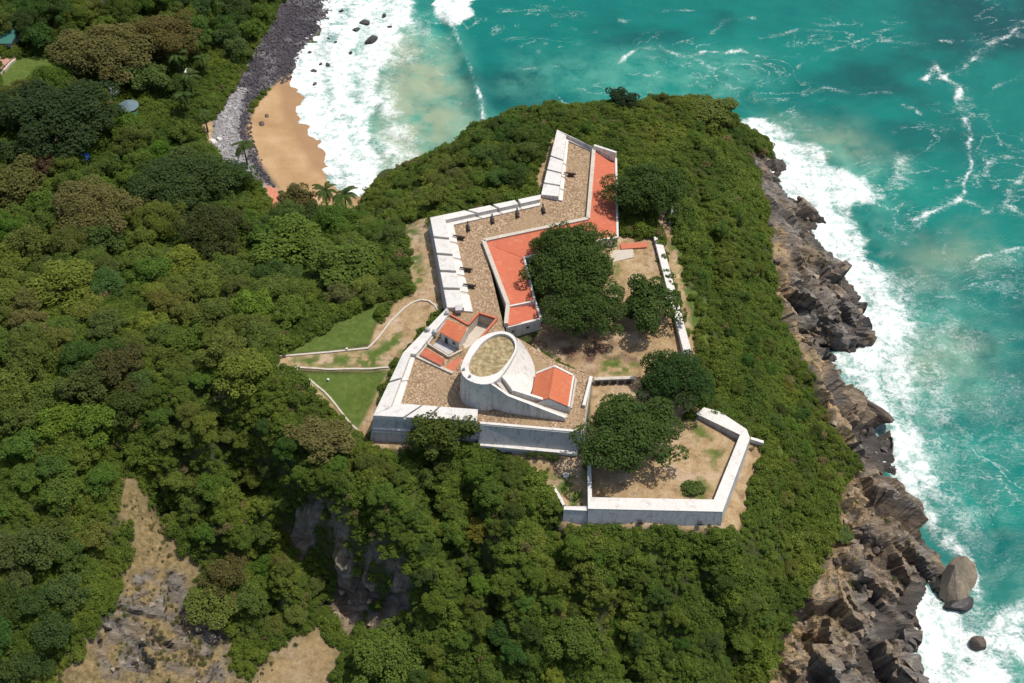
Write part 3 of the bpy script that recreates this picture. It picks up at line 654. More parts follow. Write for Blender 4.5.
# sunken stair court: brick coping round the opening and the tan lining
court = empty('sunken_stair_court', UV(478, 330, 36.8), 'sunken stair court edged with red coping west of the round tower', 'stairwell')
for (a, b) in (((468,326),(479,314)),((479,314),(497,319.5)),((497,319.5),(479,341))):
    MB().bar(UV(*a, FL), UV(*b, FL), .55, .65).build('coping', 'red_coping', court, bevel=.04)
MB().bar(UV(449,315,FL), UV(468.5,326,FL), .5, .6).build('coping', 'red_coping', court, bevel=.04)
MB().slab(hole, 36.5, 36.9).build('landing', 'old_plaster', court)
ins = [lerp(h, Vector((sum(q.x for q in hole) / 6, sum(q.y for q in hole) / 6, FL)), .03) for h in hole]
for i in range(6):
    a, b = ins[i], ins[(i+1) % 6]
    MB().bar((a.x, a.y, 36.7), (b.x, b.y, 36.7), .25, 3.1).build('lining', 'old_plaster', court)
for k in range(8):
    a, b = lerp(hole[5], hole[4], .1), lerp(hole[5], hole[4], .9)
    s = (Vector((hole[2].x, hole[2].y, 0)) - Vector((hole[5].x, hole[5].y, 0))).normalized() * (k * .45 + .4)
    MB().bar((a.x + s.x, a.y + s.y, 36.75), (b.x + s.x, b.y + s.y, 36.75), .46, 2.6 - k * .32).build('step', 'old_plaster', court)

# round tower
def polar(poly, cen, n):
    out = []
    for i in range(n):
        th = 2 * math.pi * i / n; d = Vector((math.cos(th), math.sin(th))); best = 0
        for j in range(len(poly)):
            a = Vector(poly[j][:2]) - Vector(cen[:2]); b = Vector(poly[(j+1) % len(poly)][:2]) - Vector(cen[:2]); e = b - a
            den = d.x * e.y - d.y * e.x
            if abs(den) < 1e-9: continue
            t = (a.x * e.y - a.y * e.x) / den; u = (a.x * d.y - a.y * d.x) / den
            if 0 <= u <= 1 and t > best: best = t
        out.append((d, best))
    return out
TZ = 49.0
outer = [U(*p, TZ) for p in ((459.2,371),(462,362),(470,346),(479,337.5),(488.7,333),(498,330.7),(506,330.7),(513,333.5),(517.5,339),(517.5,348),(514,358),(508,367.5),(501,377),(493.5,384.5),(486,385.5),(477,384.7),(468,381.5),(462,376.5))]
inner = [U(*p, TZ - .9) for p in ((469,371),(472.5,360),(482,346.5),(490,340.5),(499,336.6),(508,338),(514,345),(513.5,353),(508.6,362),(498,374.5),(485,378.4),(473.4,377.5))]
NP = 48
cen = (sum(p[0] for p in inner) / len(inner), sum(p[1] for p in inner) / len(inner))
po, pi_ = polar(outer, cen, NP), polar(inner, cen, NP)
ro = [max(o[1], i_[1] + .45) for o, i_ in zip(po, pi_)]; ri = [i_[1] for i_ in pi_]
for it in range(2):
    ro = [(ro[i-1] + 2 * ro[i] + ro[(i+1) % NP]) / 4 for i in range(NP)]; ri = [(ri[i-1] + 2 * ri[i] + ri[(i+1) % NP]) / 4 for i in range(NP)]
ds = [o[0] for o in po]
ri = [q * 1.05 for q in ri]; ro = [max(q - .3, k_ + .5) for q, k_ in zip(ro, ri)]
def ring(r, z, k=1.0, add=0): return [Vector((cen[0] + d.x * (q * k + add), cen[1] + d.y * (q * k + add), z)) for d, q in zip(ds, r)]
tower = empty('round_tower', (cen[0], cen[1], FL), 'white round tower with oval grassy top and ramp at the centre of the fort', 'tower')
MB().prism(ring(ro, FL - .2, 1, .75), ring(ro, TZ - 1.0, 1, .05)).build('wall', 'lime_wash', tower)
MB().prism(ring(ri, TZ - 1.6, 1, -.02), ring(ri, TZ - .85, 1, -.02)).build('platform', 'dry_platform', tower)
mb = MB(); rings = [ring(ri, TZ - 1.0), ring(ri, TZ), ring(ro, TZ + .05, 1, .1), ring(ro, TZ - 1.0, 1, .1)]
mb.v = [tuple(v) for r_ in rings for v in r_]
mb.f = [(a * NP + i, a * NP + (i+1) % NP, ((a+1) % 4) * NP + (i+1) % NP, ((a+1) % 4) * NP + i) for a in range(4) for i in range(NP)]
mb.build('parapet', 'lime_wash', tower)
# sloping flank on the east
ft = [UV(517.5,338,TZ-.2), UV(517.5,346,TZ-.2), UV(514,356,TZ-.2), UV(507.5,366,TZ-.2), UV(500,374,TZ-.3), UV(506,381,48.0), UV(513,391,46.3)]
fb = [UV(521,341,41.5), UV(527,350,41.2), UV(532,359,41), UV(535,368,41), UV(535.5,376,41), UV(534,384,41.5), UV(530,394.5,42.5)]
def resamp(P, n_):
    L = [0]
    for a, b in zip(P, P[1:]): L.append(L[-1] + (b - a).length)
    out = []
    for i in range(n_):
        t = L[-1] * i / (n_ - 1); j = max(q for q in range(len(P) - 1) if L[q] <= t + 1e-6); out.append(lerp(P[j], P[j+1], (t - L[j]) / max(1e-6, L[j+1] - L[j])))
    for it in range(3): out = [out[0]] + [(out[i-1] + 2 * out[i] + out[i+1]) / 4 for i in range(1, n_ - 1)] + [out[-1]]
    return out
ft, fb = resamp(ft, 22), resamp(fb, 22)
mb = MB(); k = len(ft)
mb.v = [tuple(v) for v in ft + fb] + [(v.x, v.y, FL - .2) for v in fb] + [(v.x, v.y, FL - .2) for v in ft]
for a in range(4):
    for i in range(k - 1): mb.f.append((a * k + i, a * k + i + 1, ((a+1) % 4) * k + i + 1, ((a+1) % 4) * k + i))
mb.f += [(0, k, 2 * k, 3 * k), (k - 1, 4 * k - 1, 3 * k - 1, 2 * k - 1)]
fo = mb.build('sloping_flank', 'lime_wash', tower, smooth=True)
bm = bmesh.new(); bm.from_mesh(fo.data)
for e in bm.edges:
    if len(e.link_faces) == 2 and e.calc_face_angle() > R(28): e.smooth = False
bm.to_mesh(fo.data); bm.free()
def ramp_wall(pts, w, inward):
    mb = MB()
    P = [UV(*p) for p in pts]
    for a, b in zip(P, P[1:]):
        off = Vector((0, inward * w, 0))
        q = [a, b, b + off, a + off]
        mb.prism([Vector((v.x, v.y, FL - .2)) for v in q], q)
    return mb
ramp_wall(((491,384,49),(508,396,46.4),(565.5,418.2,41.3)), .75, 1).build('ramp_wall', 'lime_wash', tower)
ramp_wall(((500,374,49),(512,390,46.4),(570,408.5,41.9)), .7, 1).build('ramp_wall', 'lime_wash', tower)
rp = [UV(496,379,48.3), UV(509,393.5,45.2), UV(567.5,414.5,40.25)]
mb = MB()
for a, b in zip(rp, rp[1:]):
    q = [a + Vector((0, -1.0, 0)), b + Vector((0, -1.0, 0)), b + Vector((0, 1.2, 0)), a + Vector((0, 1.2, 0))]
    mb.prism([Vector((v.x, v.y, FL - .2)) for v in q], q)
mb.build('ramp', 'old_plaster', tower)
for (px, py) in ((464,370),(470,377)):
    p = UV(px, py, TZ); MB().tube(p + Vector((0, 0, -.2)), p + Vector((0, 0, .9)), .4, .3, 10).build('post', 'grey_wall', tower)

# long cranked building with the red roof
bz = UV(545, 240, 36)
bld = empty('barracks_building', bz, 'long cranked white building with low red roofs and pale gutters beside the yard', 'building')
w1_ = [UV(594,148,40.8), UV(616,158.5,39.6), UV(617.5,237.5,39.6), UV(592,241.5,39.6), UV(588,219,40.8)]
w2_ = [UV(588,219,40.8), UV(592,241.5,39.6), UV(524,258,39.6), UV(483.5,241,40.8)]
w3_ = [UV(483.5,241,40.8), UV(524,258,39.6), UV(535.5,303.5,39.6), UV(508,306.5,40.6)]
w4_ = [UV(508,306.5,40.3), UV(535.5,303.5,39.4), UV(541,319.5,39.4), UV(506,326,40.2)]
for i, q in enumerate((w1_, w2_, w3_, w4_)):
    k = [Vector((v.x, v.y, v.z - .12)) for v in q]
    MB().slab(k, 34).build('wall', 'lime_wash', bld)
    MB().slab(q, 30 and (min(v.z for v in q) - .3)).build('roof', 'red_roof', bld)
def edge_bar(a, b, w, z0, z1, nm='gutter', mat='lime_wash', par=None):
    MB().bar((a.x, a.y, z0), (b.x, b.y, z0), w, z1 - z0).build(nm, mat, par or bld, bevel=.03)
for a, b in ((w1_[0], w1_[4]), (w2_[0], w2_[3]), (w3_[0], w4_[0]), (w4_[0], w4_[3])): edge_bar(a, b, 1.1, 39.7, 41.25, 'parapet', 'old_plaster')
for a, b in ((w1_[1], w1_[2]), (w1_[2], w1_[3]), (w2_[1], w2_[2]), (w3_[1], w3_[2]), (w4_[1], w4_[2]), (w4_[2], w4_[3])): edge_bar(a, b, .6, 38.8, 39.85)
edge_bar(w1_[0] + Vector((0, .3, 0)), w1_[1] + Vector((0, .3, 0)), .7, 39, 41.75)
edge_bar(w3_[3], w3_[2], .45, 39.2, 40.75, 'party_wall')
hip = MB().bar(UV(486,243,40.75), UV(522,257,39.72), .25, .06); hip.build('ridge_tile', 'red_roof', bld)
def window_on(a, b, t, zc, w, h, par, nm='window'):
    p = lerp(a, b, t); d = (b - a); d.z = 0; d.normalize(); n_ = Vector((d.y, -d.x, 0))
    if n_.y > 0: n_ = -n_
    c0 = p + n_ * .06
    f = MB().bar((c0 - d * (w/2 + .12)) .to_tuple()[:2] + (zc - h/2 - .12,), (c0 + d * (w/2 + .12)).to_tuple()[:2] + (zc - h/2 - .12,), .16, h + .24).build(nm, 'old_plaster', par)
    MB().bar((c0 + n_ * .04 - d * (w/2)).to_tuple()[:2] + (zc - h/2,), (c0 + n_ * .04 + d * (w/2)).to_tuple()[:2] + (zc - h/2,), .14, h).build('pane', 'black_lining', f)
window_on(w1_[3], w1_[2], .55, 37.4, 1.0, 1.7, bld)
window_on(w4_[3], w4_[2], .2, 37.6, .6, .6, bld); window_on(w4_[3], w4_[2], .62, 37.8, .6, .6, bld)

# gabled house by the ramp
hs = UV(553, 385, FL); house = empty('gabled_house', hs, 'small white house with orange gabled roof beside the tower ramp', 'house')
rg0, rg1 = UV(554.5,366.6,44.6), UV(548.8,398.5,44.6)
el0, er0 = UV(535.8,374,42.4), UV(573.3,376,42.4); el1, er1 = UV(530,404,42.4), UV(568.5,407,42.4)
k = .35
bodyp = [lerp(el0, er0, .04), lerp(el1, er1, .04), lerp(el1, er1, .96), lerp(el0, er0, .96)]
mb = MB().slab(bodyp, FL - .1, 42.2)
g0 = [bodyp[0], bodyp[3], rg0]; g1 = [bodyp[1], bodyp[2], rg1]
mb.add([Vector((v.x, v.y, v.z - .12)) for v in (bodyp[0], bodyp[3], rg0, bodyp[1], bodyp[2], rg1)], [(0, 1, 2), (3, 5, 4), (0, 2, 5, 3), (1, 4, 5, 2)])
mb.build('wall', 'lime_wash', house)
for e0, e1 in ((el0, el1), (er0, er1)):
    q = [rg0, e0, e1, rg1]
    MB().prism([v - Vector((0, 0, .02)) for v in q], [v + Vector((0, 0, .16)) for v in q]).build('roof', 'orange_roof', house)
MB().tube(rg0 + Vector((0, 0, .12)), rg1 + Vector((0, 0, .12)), .17, .17, 6).build('ridge_cap', 'orange_roof', house)
for e in (el0, er0):
    q = [rg0 + Vector((0, .28, .35)), e + Vector((0, .28, .35)), e + Vector((0, -.28, .35)), rg0 + Vector((0, -.28, .35))]
    MB().prism([v - Vector((0, 0, .6)) for v in q], q).build('gable_coping', 'lime_wash', house)
q = [er0, er1]; d = Vector((.3, 0, 0))
MB().prism([er0 - d + Vector((0,0,-.3)), er1 - d + Vector((0,0,-.3)), er1 + d + Vector((0,0,-.3)), er0 + d + Vector((0,0,-.3))],
           [er0 - d + Vector((0,0,.22)), er1 - d + Vector((0,0,.22)), er1 + d + Vector((0,0,.22)), er0 + d + Vector((0,0,.22))]).build('gutter', 'lime_wash', house)
dp = lerp(bodyp[2], bodyp[3], .35)
MB().bar((dp.x + .05, dp.y, FL), (dp.x + .05, dp.y + 1.1, FL), .12, 2.0).build('door', 'dark_wood', house)

# small hut on the west walk
hut = empty('guard_hut', UV(453, 338, FL), 'small hut with square red roof inside the western parapet', 'hut')
rf = [UV(447,319,44), UV(467.5,327.5,43.8), UV(459.5,343,43), UV(439.5,332,43.2)]
cc = sum(rf, Vector()) / 4
MB().slab([lerp(v, Vector((cc.x, cc.y, v.z)), .1) - Vector((0, 0, .15)) for v in rf], FL - .1).build('wall', 'lime_wash', hut)
MB().prism([v - Vector((0, 0, .14)) for v in rf], rf).build('roof', 'orange_roof', hut, bevel=.03)
iw = [lerp(v, Vector((cc.x, cc.y, v.z)), .1) for v in rf]
window_on(iw[3], iw[2], .3, FL + 1.1, .9, 2.0, hut, 'door'); window_on(iw[3], iw[2], .72, FL + 1.6, .7, .8, hut)
yw = empty('forecourt_wall', UV(440, 352, FL), 'low pale wall round the paved forecourt of the red-roofed hut', 'wall')
for a, b in (((428,345.5),(449,358.5)),((449,358.5),(462,352)),((428,345.5),(434,337))):
    MB().bar(UV(*a, FL), UV(*b, FL), .45, .9).build('wall', 'old_plaster', yw, bevel=.04)
MB().slab([UV(433,345,FL+.1), UV(449,354.5,FL+.1), UV(457,349,FL+.1), UV(441,338.5,FL+.1)], FL, FL + .09).build('paving', 'grey_wall', yw)
shed = empty('lean_to_shed', UV(432, 357, FL), 'long low shed with narrow red roof against the forecourt wall', 'shed')
rf = [UV(425.6,347.5,41.7), UV(445,359.5,41.7), UV(441,365.5,41.1), UV(419.8,354.5,41.1)]
cc = sum(rf, Vector()) / 4
MB().slab([lerp(v, Vector((cc.x, cc.y, v.z)), .06) - Vector((0, 0, .1)) for v in rf], FL - .1).build('wall', 'old_plaster', shed)
MB().prism([v - Vector((0, 0, .12)) for v in rf], rf).build('roof', 'red_roof', shed, bevel=.03)
tag(MB().bar(UV(416,357,FL), UV(453,374,FL), .8, .55).build('terrace_kerb', 'old_plaster', None, bevel=.04), 'pale kerb along the terrace edge below the narrow red shed', 'kerb')
tag(MB().slab([UV(451,362,FL+.1), UV(462,356.5,FL+.1), UV(458,366,FL+.1), UV(453,373,FL+.1), UV(444,368,FL+.1)], FL + .02, FL + .12).build('brick_pavement', 'red_coping', None), 'red brick pavement between the narrow shed and the round tower', 'pavement')

# cannons behind the embrasures
def cannon(px, py, tx, ty, label):
    p = UV(px, py, FL + .05); t = UV(tx, ty, FL + .05); d = (t - p); d.z = 0; d.normalize(); s = Vector((-d.y, d.x, 0)); up = Vector((0, 0, 1))
    o = empty('cannon', p, label, 'cannon', 'old cannons on the fort terrace')
    b = p + up * .95
    mb = MB().tube(b - d * 1.5, b + d * .3, .30, .25, 12); mb.tube(b + d * .3, b + d * 1.7, .24, .19, 12); mb.tube(b + d * 1.62, b + d * 1.78, .24, .24, 12); mb.tube(b - d * 1.75, b - d * 1.5, .10, .27, 10)
    mb.build('barrel', 'iron', o)
    mb = MB()
    for q in (-1, 1): mb.bar(p - d * 1.2 + s * (.32 * q) + up * .25, p + d * .6 + s * (.32 * q) + up * .25, .14, .55)
    mb.build('carriage', 'dark_wood', o)
    for q in (-1, 1):
        for e in (-.95, .4):
            MB().tube(p + d * e + s * (.42 * q) + up * .25, p + d * e + s * (.56 * q) + up * .25, .25, .25, 12).build('wheel', 'dark_wood', o)
for a in ((468.2,228.5,466,212,'black cannon at the first embrasure from the western corner of the beach-side parapet'),(492.5,221,491,206,'black cannon at the middle embrasure of the beach-side parapet'),
          (517.5,215,516,199,'black cannon at the third embrasure along the beach-side parapet'),(543.5,211,541,196,'black cannon by the inner corner where the beach-side parapet turns'),
          (459.5,239,437,234,'black cannon at the topmost embrasure facing the bare dirt slope'),(466.5,271,443,267,'black cannon second from the bottom embrasure facing the bare dirt slope'),
          (470,287.5,446,284,'black cannon at the lowest embrasure facing the bare dirt slope'),(570,176,548,173,'black cannon alone on the long narrow terrace below the red roof')):
    cannon(*a)

# lower bastion
bas = empty('bastion', UV(655, 470, 34), 'angular lower bastion of broad white-topped walls round a bare dirt yard', 'bastion')
BZ = 35.6
def thick(po, pi__, batt, name='wall'):
    po = [UV(*p, BZ) for p in po]; pi__ = [UV(*p, BZ) for p in pi__]; tp = po + pi__[::-1]; bt = []
    for v in po: bt.append(Vector((v.x + batt[0], v.y + batt[1], 29)))
    for v in pi__[::-1]: bt.append(Vector((v.x, v.y, 29)))
    MB().prism(bt, tp).build(name, 'grey_wall', bas)
    c_ = sum(tp, Vector()) / len(tp)
    MB().prism([v + Vector((0, 0, .003)) for v in tp], [v + Vector((0, 0, .12)) for v in tp]).build('coping', 'lime_wash', bas)
thick(((588,509),(722.5,512)), ((592,497.5),(713.7,499.8)), (0, -2.0))
thick(((722.5,512),(750,438)), ((713.7,499.8),(740,435)), (.4, -.5))
thick(((750,438),(746.6,429.5),(720,412),(704,407.6)), ((740,435),(739.9,434.9),(717,424),(696,414)), (.4, .2))
thick(((587.5,462),(588,509)), ((591,462),(592,497.5)), (0, 0))
MB().bar(UV(564,508.3,34.8) , UV(587.6,509.4,34.8), .9, .12).build('coping', 'lime_wash', bas)
st_ = [UV(563.5,509.6,34.8), UV(587.6,510.7,34.8), UV(587.6,506,34.8), UV(564,506,34.8)]
MB().prism([Vector((v.x, v.y - (1.7 if i < 2 else 0), 29)) for i, v in enumerate(st_)], st_).build('wall', 'grey_wall', bas)
a, b = UV(611,520,33), UV(659,521,33)
for p in (UV(640,521,33.2), UV(700,522.5,33.2)):
    MB().bar((p.x - .5, p.y + .0, 32.7), (p.x + .5, p.y + .0, 32.7), .8, .5).build('drain', 'black_lining', bas)
MB().bar(UV(750,441,33), UV(763,445,32), .8, 1.2).build('buttress', 'lime_wash', bas)

# yard pieces
tag(MB().slab([UV(653.5,236,37.8), UV(661,236,37.8), UV(691.5,351,37.6), UV(684,353,37.6)], 34.5).build('yard_wall', 'lime_wash', None, bevel=.06), 'long straight white wall along the seaward side of the yard', 'wall')
bw = tag(MB().slab([UV(672,206,38.5), UV(678,205,38.5), UV(680,214,38.2), UV(672,224,38.2), UV(669,222,38.2)], 35.5).build('broken_wall', 'lime_wash', None, bevel=.06), 'short broken white wall end beside the dark tree above the yard', 'wall')
hw = empty('hatch_wall', UV(614, 380, 36), 'low pale wall with a row of five square dark hatches', 'wall')
MB().bar(UV(594,382,36), UV(634,380.5,36), 1.0, 1.6, -.3).build('wall', 'old_plaster', hw, bevel=.05)
for px in (598, 605.6, 613.6, 621.2, 628.4):
    p = UV(px, 381.9 - (px - 598) * .037, 36.35); MB().bar((p.x - .62, p.y - .45, 35.95), (p.x + .62, p.y - .45, 35.95), .25, 1.15).build('hatch', 'black_lining', hw)
tag(MB().slab([UV(620,243.5,36.8), UV(648,241.5,36.8), UV(647,247,36.8), UV(621,249,36.8)], 35.5).build('brick_plinth', 'red_coping', None, bevel=.05), 'low red brick plinth in the shade beside the building end', 'plinth')
tag(MB().slab([UV(598,251,36.5), UV(633,249,36.5), UV(634,257,36.4), UV(612,262,36.4)], 35.3).build('stone_landing', 'old_plaster', None, bevel=.04), 'pale paved landing before the building end wall with one window', 'paving')
tag(MB().bar(UV(535,346,36), UV(556,372,36), .4, .35, -.1).build('garden_kerb', 'old_plaster', None), 'thin diagonal kerb in the shaded yard between tower and big tree', 'kerb')
# garden under the front wall
p = ground(566, 476); mb = MB().tube((p[0], p[1], p[2] - .2), (p[0], p[1], p[2] + .45), .75, .75, 24)
wc = empty('well_cover', p, 'round white well cover on dry grass below the front wall', 'well cover'); mb.build('ring', 'lime_wash', wc); MB().tube((p[0], p[1], p[2] + .45), (p[0], p[1], p[2] + .5), .35, .35, 16).build('lid', 'grey_wall', wc)
def kerb_line(pts, w, h, name, label, mat='lime_wash', cat='kerb'):
    mb = MB(); P = [Vector(ground(*p)) for p in pts]; Q = []
    for a, b in zip(P, P[1:]):
        m_ = max(1, int((b - a).length / 2))
        for i in range(m_): q = lerp(a, b, i / m_); Q.append(Vector((q.x, q.y, float(samp(Z, q.x, q.y)))))
    Q.append(P[-1]); L = []; Rr = []
    for i, q in enumerate(Q):
        d = Q[min(i+1, len(Q)-1)] - Q[max(i-1, 0)]; d.z = 0; d.normalize(); n_ = Vector((-d.y, d.x, 0)) * w / 2; L.append(q + n_); Rr.append(q - n_)
    for i in range(len(Q) - 1):
        t = [L[i], L[i+1], Rr[i+1], Rr[i]]; mb.prism([v - Vector((0, 0, .3)) for v in t], [v + Vector((0, 0, h)) for v in t])
    return tag(mb.build(name, mat, None), label, cat)
kerb_line(((553,488),(557,494),(564,507)), .7, .7, 'garden_wall', 'short slanting pale wall in the dry garden beside the bastion', cat='wall')
kerb_line(((277,357),(330,352.5),(369,348.5)), .5, .3, 'path_kerb', 'pale kerb on the upper side of the path crossing the lawn', 'old_plaster')
kerb_line(((277,367),(330,370),(389,368)), .5, .3, 'path_kerb', 'pale kerb on the lower side of the path crossing the lawn', 'old_plaster')
kerb_line(((369,348),(378,339),(391,322),(404,309),(413,303),(421,300.5),(429,301.5),(435,306),(438,311)), .5, .35, 'path_kerb', 'curved pale kerb looping over bare dirt up to the western parapet', 'old_plaster')
kerb_line(((306,377),(330,398),(357,430)), .45, .2, 'path_kerb', 'low pale kerb along the dirt track below the triangular lawn', 'old_plaster')
for px, py, lb in ((328.5,381,'small white lamp post on the lower triangular lawn'),(347,350.5,'small white lamp post by the upper path kerb'),(297.5,371.5,'small white lamp post at the outer end of the lower path kerb')):
    p = Vector(ground(px, py)); o = empty('garden_lamp', p, lb, 'lamp', 'white lamps on the lawn')
    MB().tube(p - Vector((0, 0, .1)), p + Vector((0, 0, .55)), .22, .2, 10).build('post', 'lime_wash', o); MB().tube(p + Vector((0, 0, .55)), p + Vector((0, 0, .8)), .34, .28, 10).build('cap', 'lime_wash', o)

# ------------------------------------------------------------------ foliage
def proj(x, y, z):
    dz = z - CAMZ; dep = y * cp - dz * sp; up = y * sp + dz * cp
    return 512 + F * x / dep, 341.5 - F * up / dep
def leaves(name, lobes, size, seed, per=1.0, up=.75, jit=.42):
    r = np.random.default_rng(seed); P = []; Nn = []
    for (cx_, cy_, cz_, rx, rz_, n_) in lobes:
        d = r.normal(size=(int(n_ * per), 3)); d[:, 2] = np.abs(d[:, 2]) * 1.0 - .25 * np.abs(r.normal(size=len(d))); d /= np.linalg.norm(d, axis=1)[:, None]
        rad = (.72 + .36 * r.random(len(d)))[:, None]
        P.append(np.array([cx_, cy_, cz_]) + d * rad * np.array([rx, rx, rz_])); Nn.append(d)
    P = np.concatenate(P); Nn = np.concatenate(Nn)
    nn = Nn * .55 + np.array([0, 0, up]) + r.normal(size=P.shape) * jit; nn /= np.linalg.norm(nn, axis=1)[:, None]
    t = np.cross(nn, r.normal(size=P.shape)); t /= np.linalg.norm(t, axis=1)[:, None]; b = np.cross(nn, t)
    s = (size * (.6 + .8 * r.random(len(P))))[:, None]
    V = np.stack([P + t * s, P + b * s * .55 + t * s * .1, P - t * s * .9, P - b * s * .55 + t * s * .1], 1).reshape(-1, 3)
    q = np.arange(len(V)).reshape(-1, 4)
    me = raw_mesh(name, V, q, None, {'tint': r.random(len(P))}, smooth=False); return me
def dome_lobes(Rr, H, base, nl, rl, n_per, seed, flat=.8):
    r = np.random.default_rng(seed); L = []
    for i in range(nl):
        f = math.sqrt((i + .5) / nl); th = i * 2.39996 + r.normal() * .35
        rr = f * (Rr - rl * .55) * (1 + .2 * r.normal()); zz = base + (H - base - rl * flat) * math.sqrt(max(0, 1 - f * f * .92)) + r.normal() * rl * .42
        q = rl * r.uniform(.5, 1.45); L.append((rr * math.cos(th), rr * math.sin(th), zz, q, q * flat, n_per * q * q / rl / rl))
    for i in range(nl // 3):
        th = r.uniform(0, 6.28); rr = Rr * r.uniform(.3, .8); q = rl * r.uniform(.8, 1.2)
        L.append((rr * math.cos(th), rr * math.sin(th), base + (H - base) * r.uniform(.05, .35), q, q * flat, n_per * .6))
    return L
def trunk_mesh(name, H, r0, Rr, nl, seed):
    r = random.Random(seed); mb = MB(); z1 = H * .45
    mb.tube((0, 0, -.6), (.05 * H * .3, 0, z1 * .5), r0 * 1.25, r0 * .95, 9); mb.tube((.05 * H * .3, 0, z1 * .45), (0, .02 * H, z1), r0 * .95, r0 * .75, 9)
    for i in range(nl):
        a = i * 6.283 / nl + r.uniform(-.3, .3); d = Vector((math.cos(a), math.sin(a), 0)); k = Rr * r.uniform(.35, .5)
        e = Vector((0, .02 * H, z1 * .95)) + d * k + Vector((0, 0, H * r.uniform(.16, .26)))
        mb.tube((0, .02 * H, z1 * .9), e, r0 * .55, r0 * .32, 7); mb.tube(e - (d * .05), e + d * Rr * .3 + Vector((0, 0, H * .14)), r0 * .33, r0 * .12, 6)
    me = None_mesh(mb); me.name = name; me.materials.append(M['bark']); return me
def leaf_mat(name, mode):
    m, nt = new_mat(name); g = NT(nt); oi = g.n('ShaderNodeObjectInfo')
    if mode == 'obj':
        base = oi.outputs['Color']
        base = g.mix(g.mapr(g.noise(.45, 3), .4, .65, 0, .35), base, g.mix(1.0, base, (1.2, 1.12, .8), 'MULTIPLY'))
    elif mode == 'dry':
        base = g.ramp(oi.outputs['Random'], [(0, (.06, .085, .018)), (.35, (.11, .11, .035)), (.7, (.17, .14, .06)), (1, (.09, .07, .04))])
    else:
        k1 = g.noise(.055, 5, .6); k2 = g.noise(.016, 3)
        base = g.ramp(k1, [(.3, (.044, .080, .013)), (.46, (.068, .108, .017)), (.56, (.088, .130, .020)), (.70, (.120, .146, .026))])
        base = g.mix(g.mapr(k2, .4, .62), base, g.mix(1.0, base, (1.04, .97, .9), 'MULTIPLY'))
        base = g.mix(g.mapr(oi.outputs['Random'], .982, .986), base, (.12, .10, .05))
        base = g.mix(g.mapr(oi.outputs['Random'], 0, 1, 0, .5), base, g.mix(1.0, base, (1.35, 1.3, 1.0), 'MULTIPLY'))
    tn = g.attr('tint')
    base = g.mix(1.0, base, g.ramp(tn, [(0, (.74, .77, .72)), (.7, (1.04, 1.04, 1.0)), (1, (1.38, 1.32, 1.2))]), 'MULTIPLY')
    d = g.n('ShaderNodeBsdfPrincipled'); g.l(base, d.inputs['Base Color']); d.inputs['Roughness'].default_value = .62; d.inputs['Specular IOR Level'].default_value = .12
    tr = g.n('ShaderNodeBsdfTranslucent'); g.l(g.mix(1.0, base, (1.2, 1.25, .5), 'MULTIPLY'), tr.inputs[0])
    ms = g.n('ShaderNodeMixShader'); ms.inputs[0].default_value = .28; g.l(d.outputs[0], ms.inputs[1]); g.l(tr.outputs[0], ms.inputs[2]); g.out(ms.outputs[0]); M[name] = m
leaf_mat('tree_leaves', 'obj'); leaf_mat('scrub_leaves', 'scrub'); leaf_mat('dry_leaves', 'dry')
BIG = []; MID = []; SMALL = []
for i in range(3):
    me = leaves('crown', dome_lobes(10, 11, 3.5, 60, 2.1, 230, 100 + i), .30, 200 + i); me.materials.append(M['tree_leaves'])
    BIG.append((me, trunk_mesh('trunk', 10, .7, 10, 6, i)))
for i in range(5):
    me = leaves('crown', dome_lobes(5, 6.5, 2.0, 26 + 3 * i, 1.3, 130, 300 + i), .27, 400 + i); me.materials.append(M['tree_leaves'])
    MID.append((me, trunk_mesh('trunk', 6, .3, 5, 5, 30 + i)))
for i in range(3):
    me = leaves('crown', dome_lobes(1.5, 1.9, .4, 9, .6, 60, 500 + i), .2, 600 + i); me.materials.append(M['tree_leaves']); SMALL.append(me)
def put_tree(kind, x, y, rad, hgt, col, label, cat='tree', group=None, name='tree', z=None):
    src = {'big': BIG, 'mid': MID}[kind]; cm, tm = src[rng.integers(len(src))]; r0, h0 = (10, 11) if kind == 'big' else (5, 6.5)
    z = float(samp(PZ, x, y)) if z is None else z
    o = empty(name, (x, y, z), label, cat, group, rz=float(rng.uniform(0, 6.28)))
    o.scale = (rad / r0 * rng.uniform(.93, 1.07), rad / r0 * rng.uniform(.93, 1.07), hgt / h0)
    a = bpy.data.objects.new('crown', cm); COL.objects.link(a); a.parent = o; a.color = (*col, 1)
    b = bpy.data.objects.new('trunk', tm); COL.objects.link(b); b.parent = o
    taken.append((x, y, rad)); return o
taken = []
def tree_px(kind, px, py, rpx, hgt, col, label, **kw):
    x, y, z = ground(px, py, hgt * .55)
    rad = rpx * math.hypot(y, CAMZ - z) / F
    return put_tree(kind, x, y, rad, hgt, col, label, **kw)
DK = (.046, .080, .016); MG = (.080, .120, .020); OL = (.100, .126, .025); BR = (.116, .108, .036); YG = (.128, .158, .025); TL = (.068, .106, .026); BG = (.088, .136, .020)
# the five trees inside the fort
tree_px('big', 645, 190, 37, 12, DK, 'large dark tree overhanging the red roof by the short broken wall')
tree_px('big', 576, 268, 45, 13, DK, 'large dark tree beside the red roof at the middle of the yard')
tree_px('big', 562, 250, 30, 12, DK, 'dark tree crowding the eave of the cranked red roof')
tree_px('big', 585, 310, 37, 11, DK, 'broad dark tree next to the gabled house and the shaded yard')
tree_px('mid', 648, 305, 31, 10, DK, 'round dark tree leaning over the long seaward wall')
tree_px('big', 674, 382, 35, 11, (.03, .065, .014), 'dark round tree just above the bastion, touching a bigger tree')
tree_px('big', 629, 433, 50, 10.5, DK, 'largest dark tree filling the left half of the bastion')
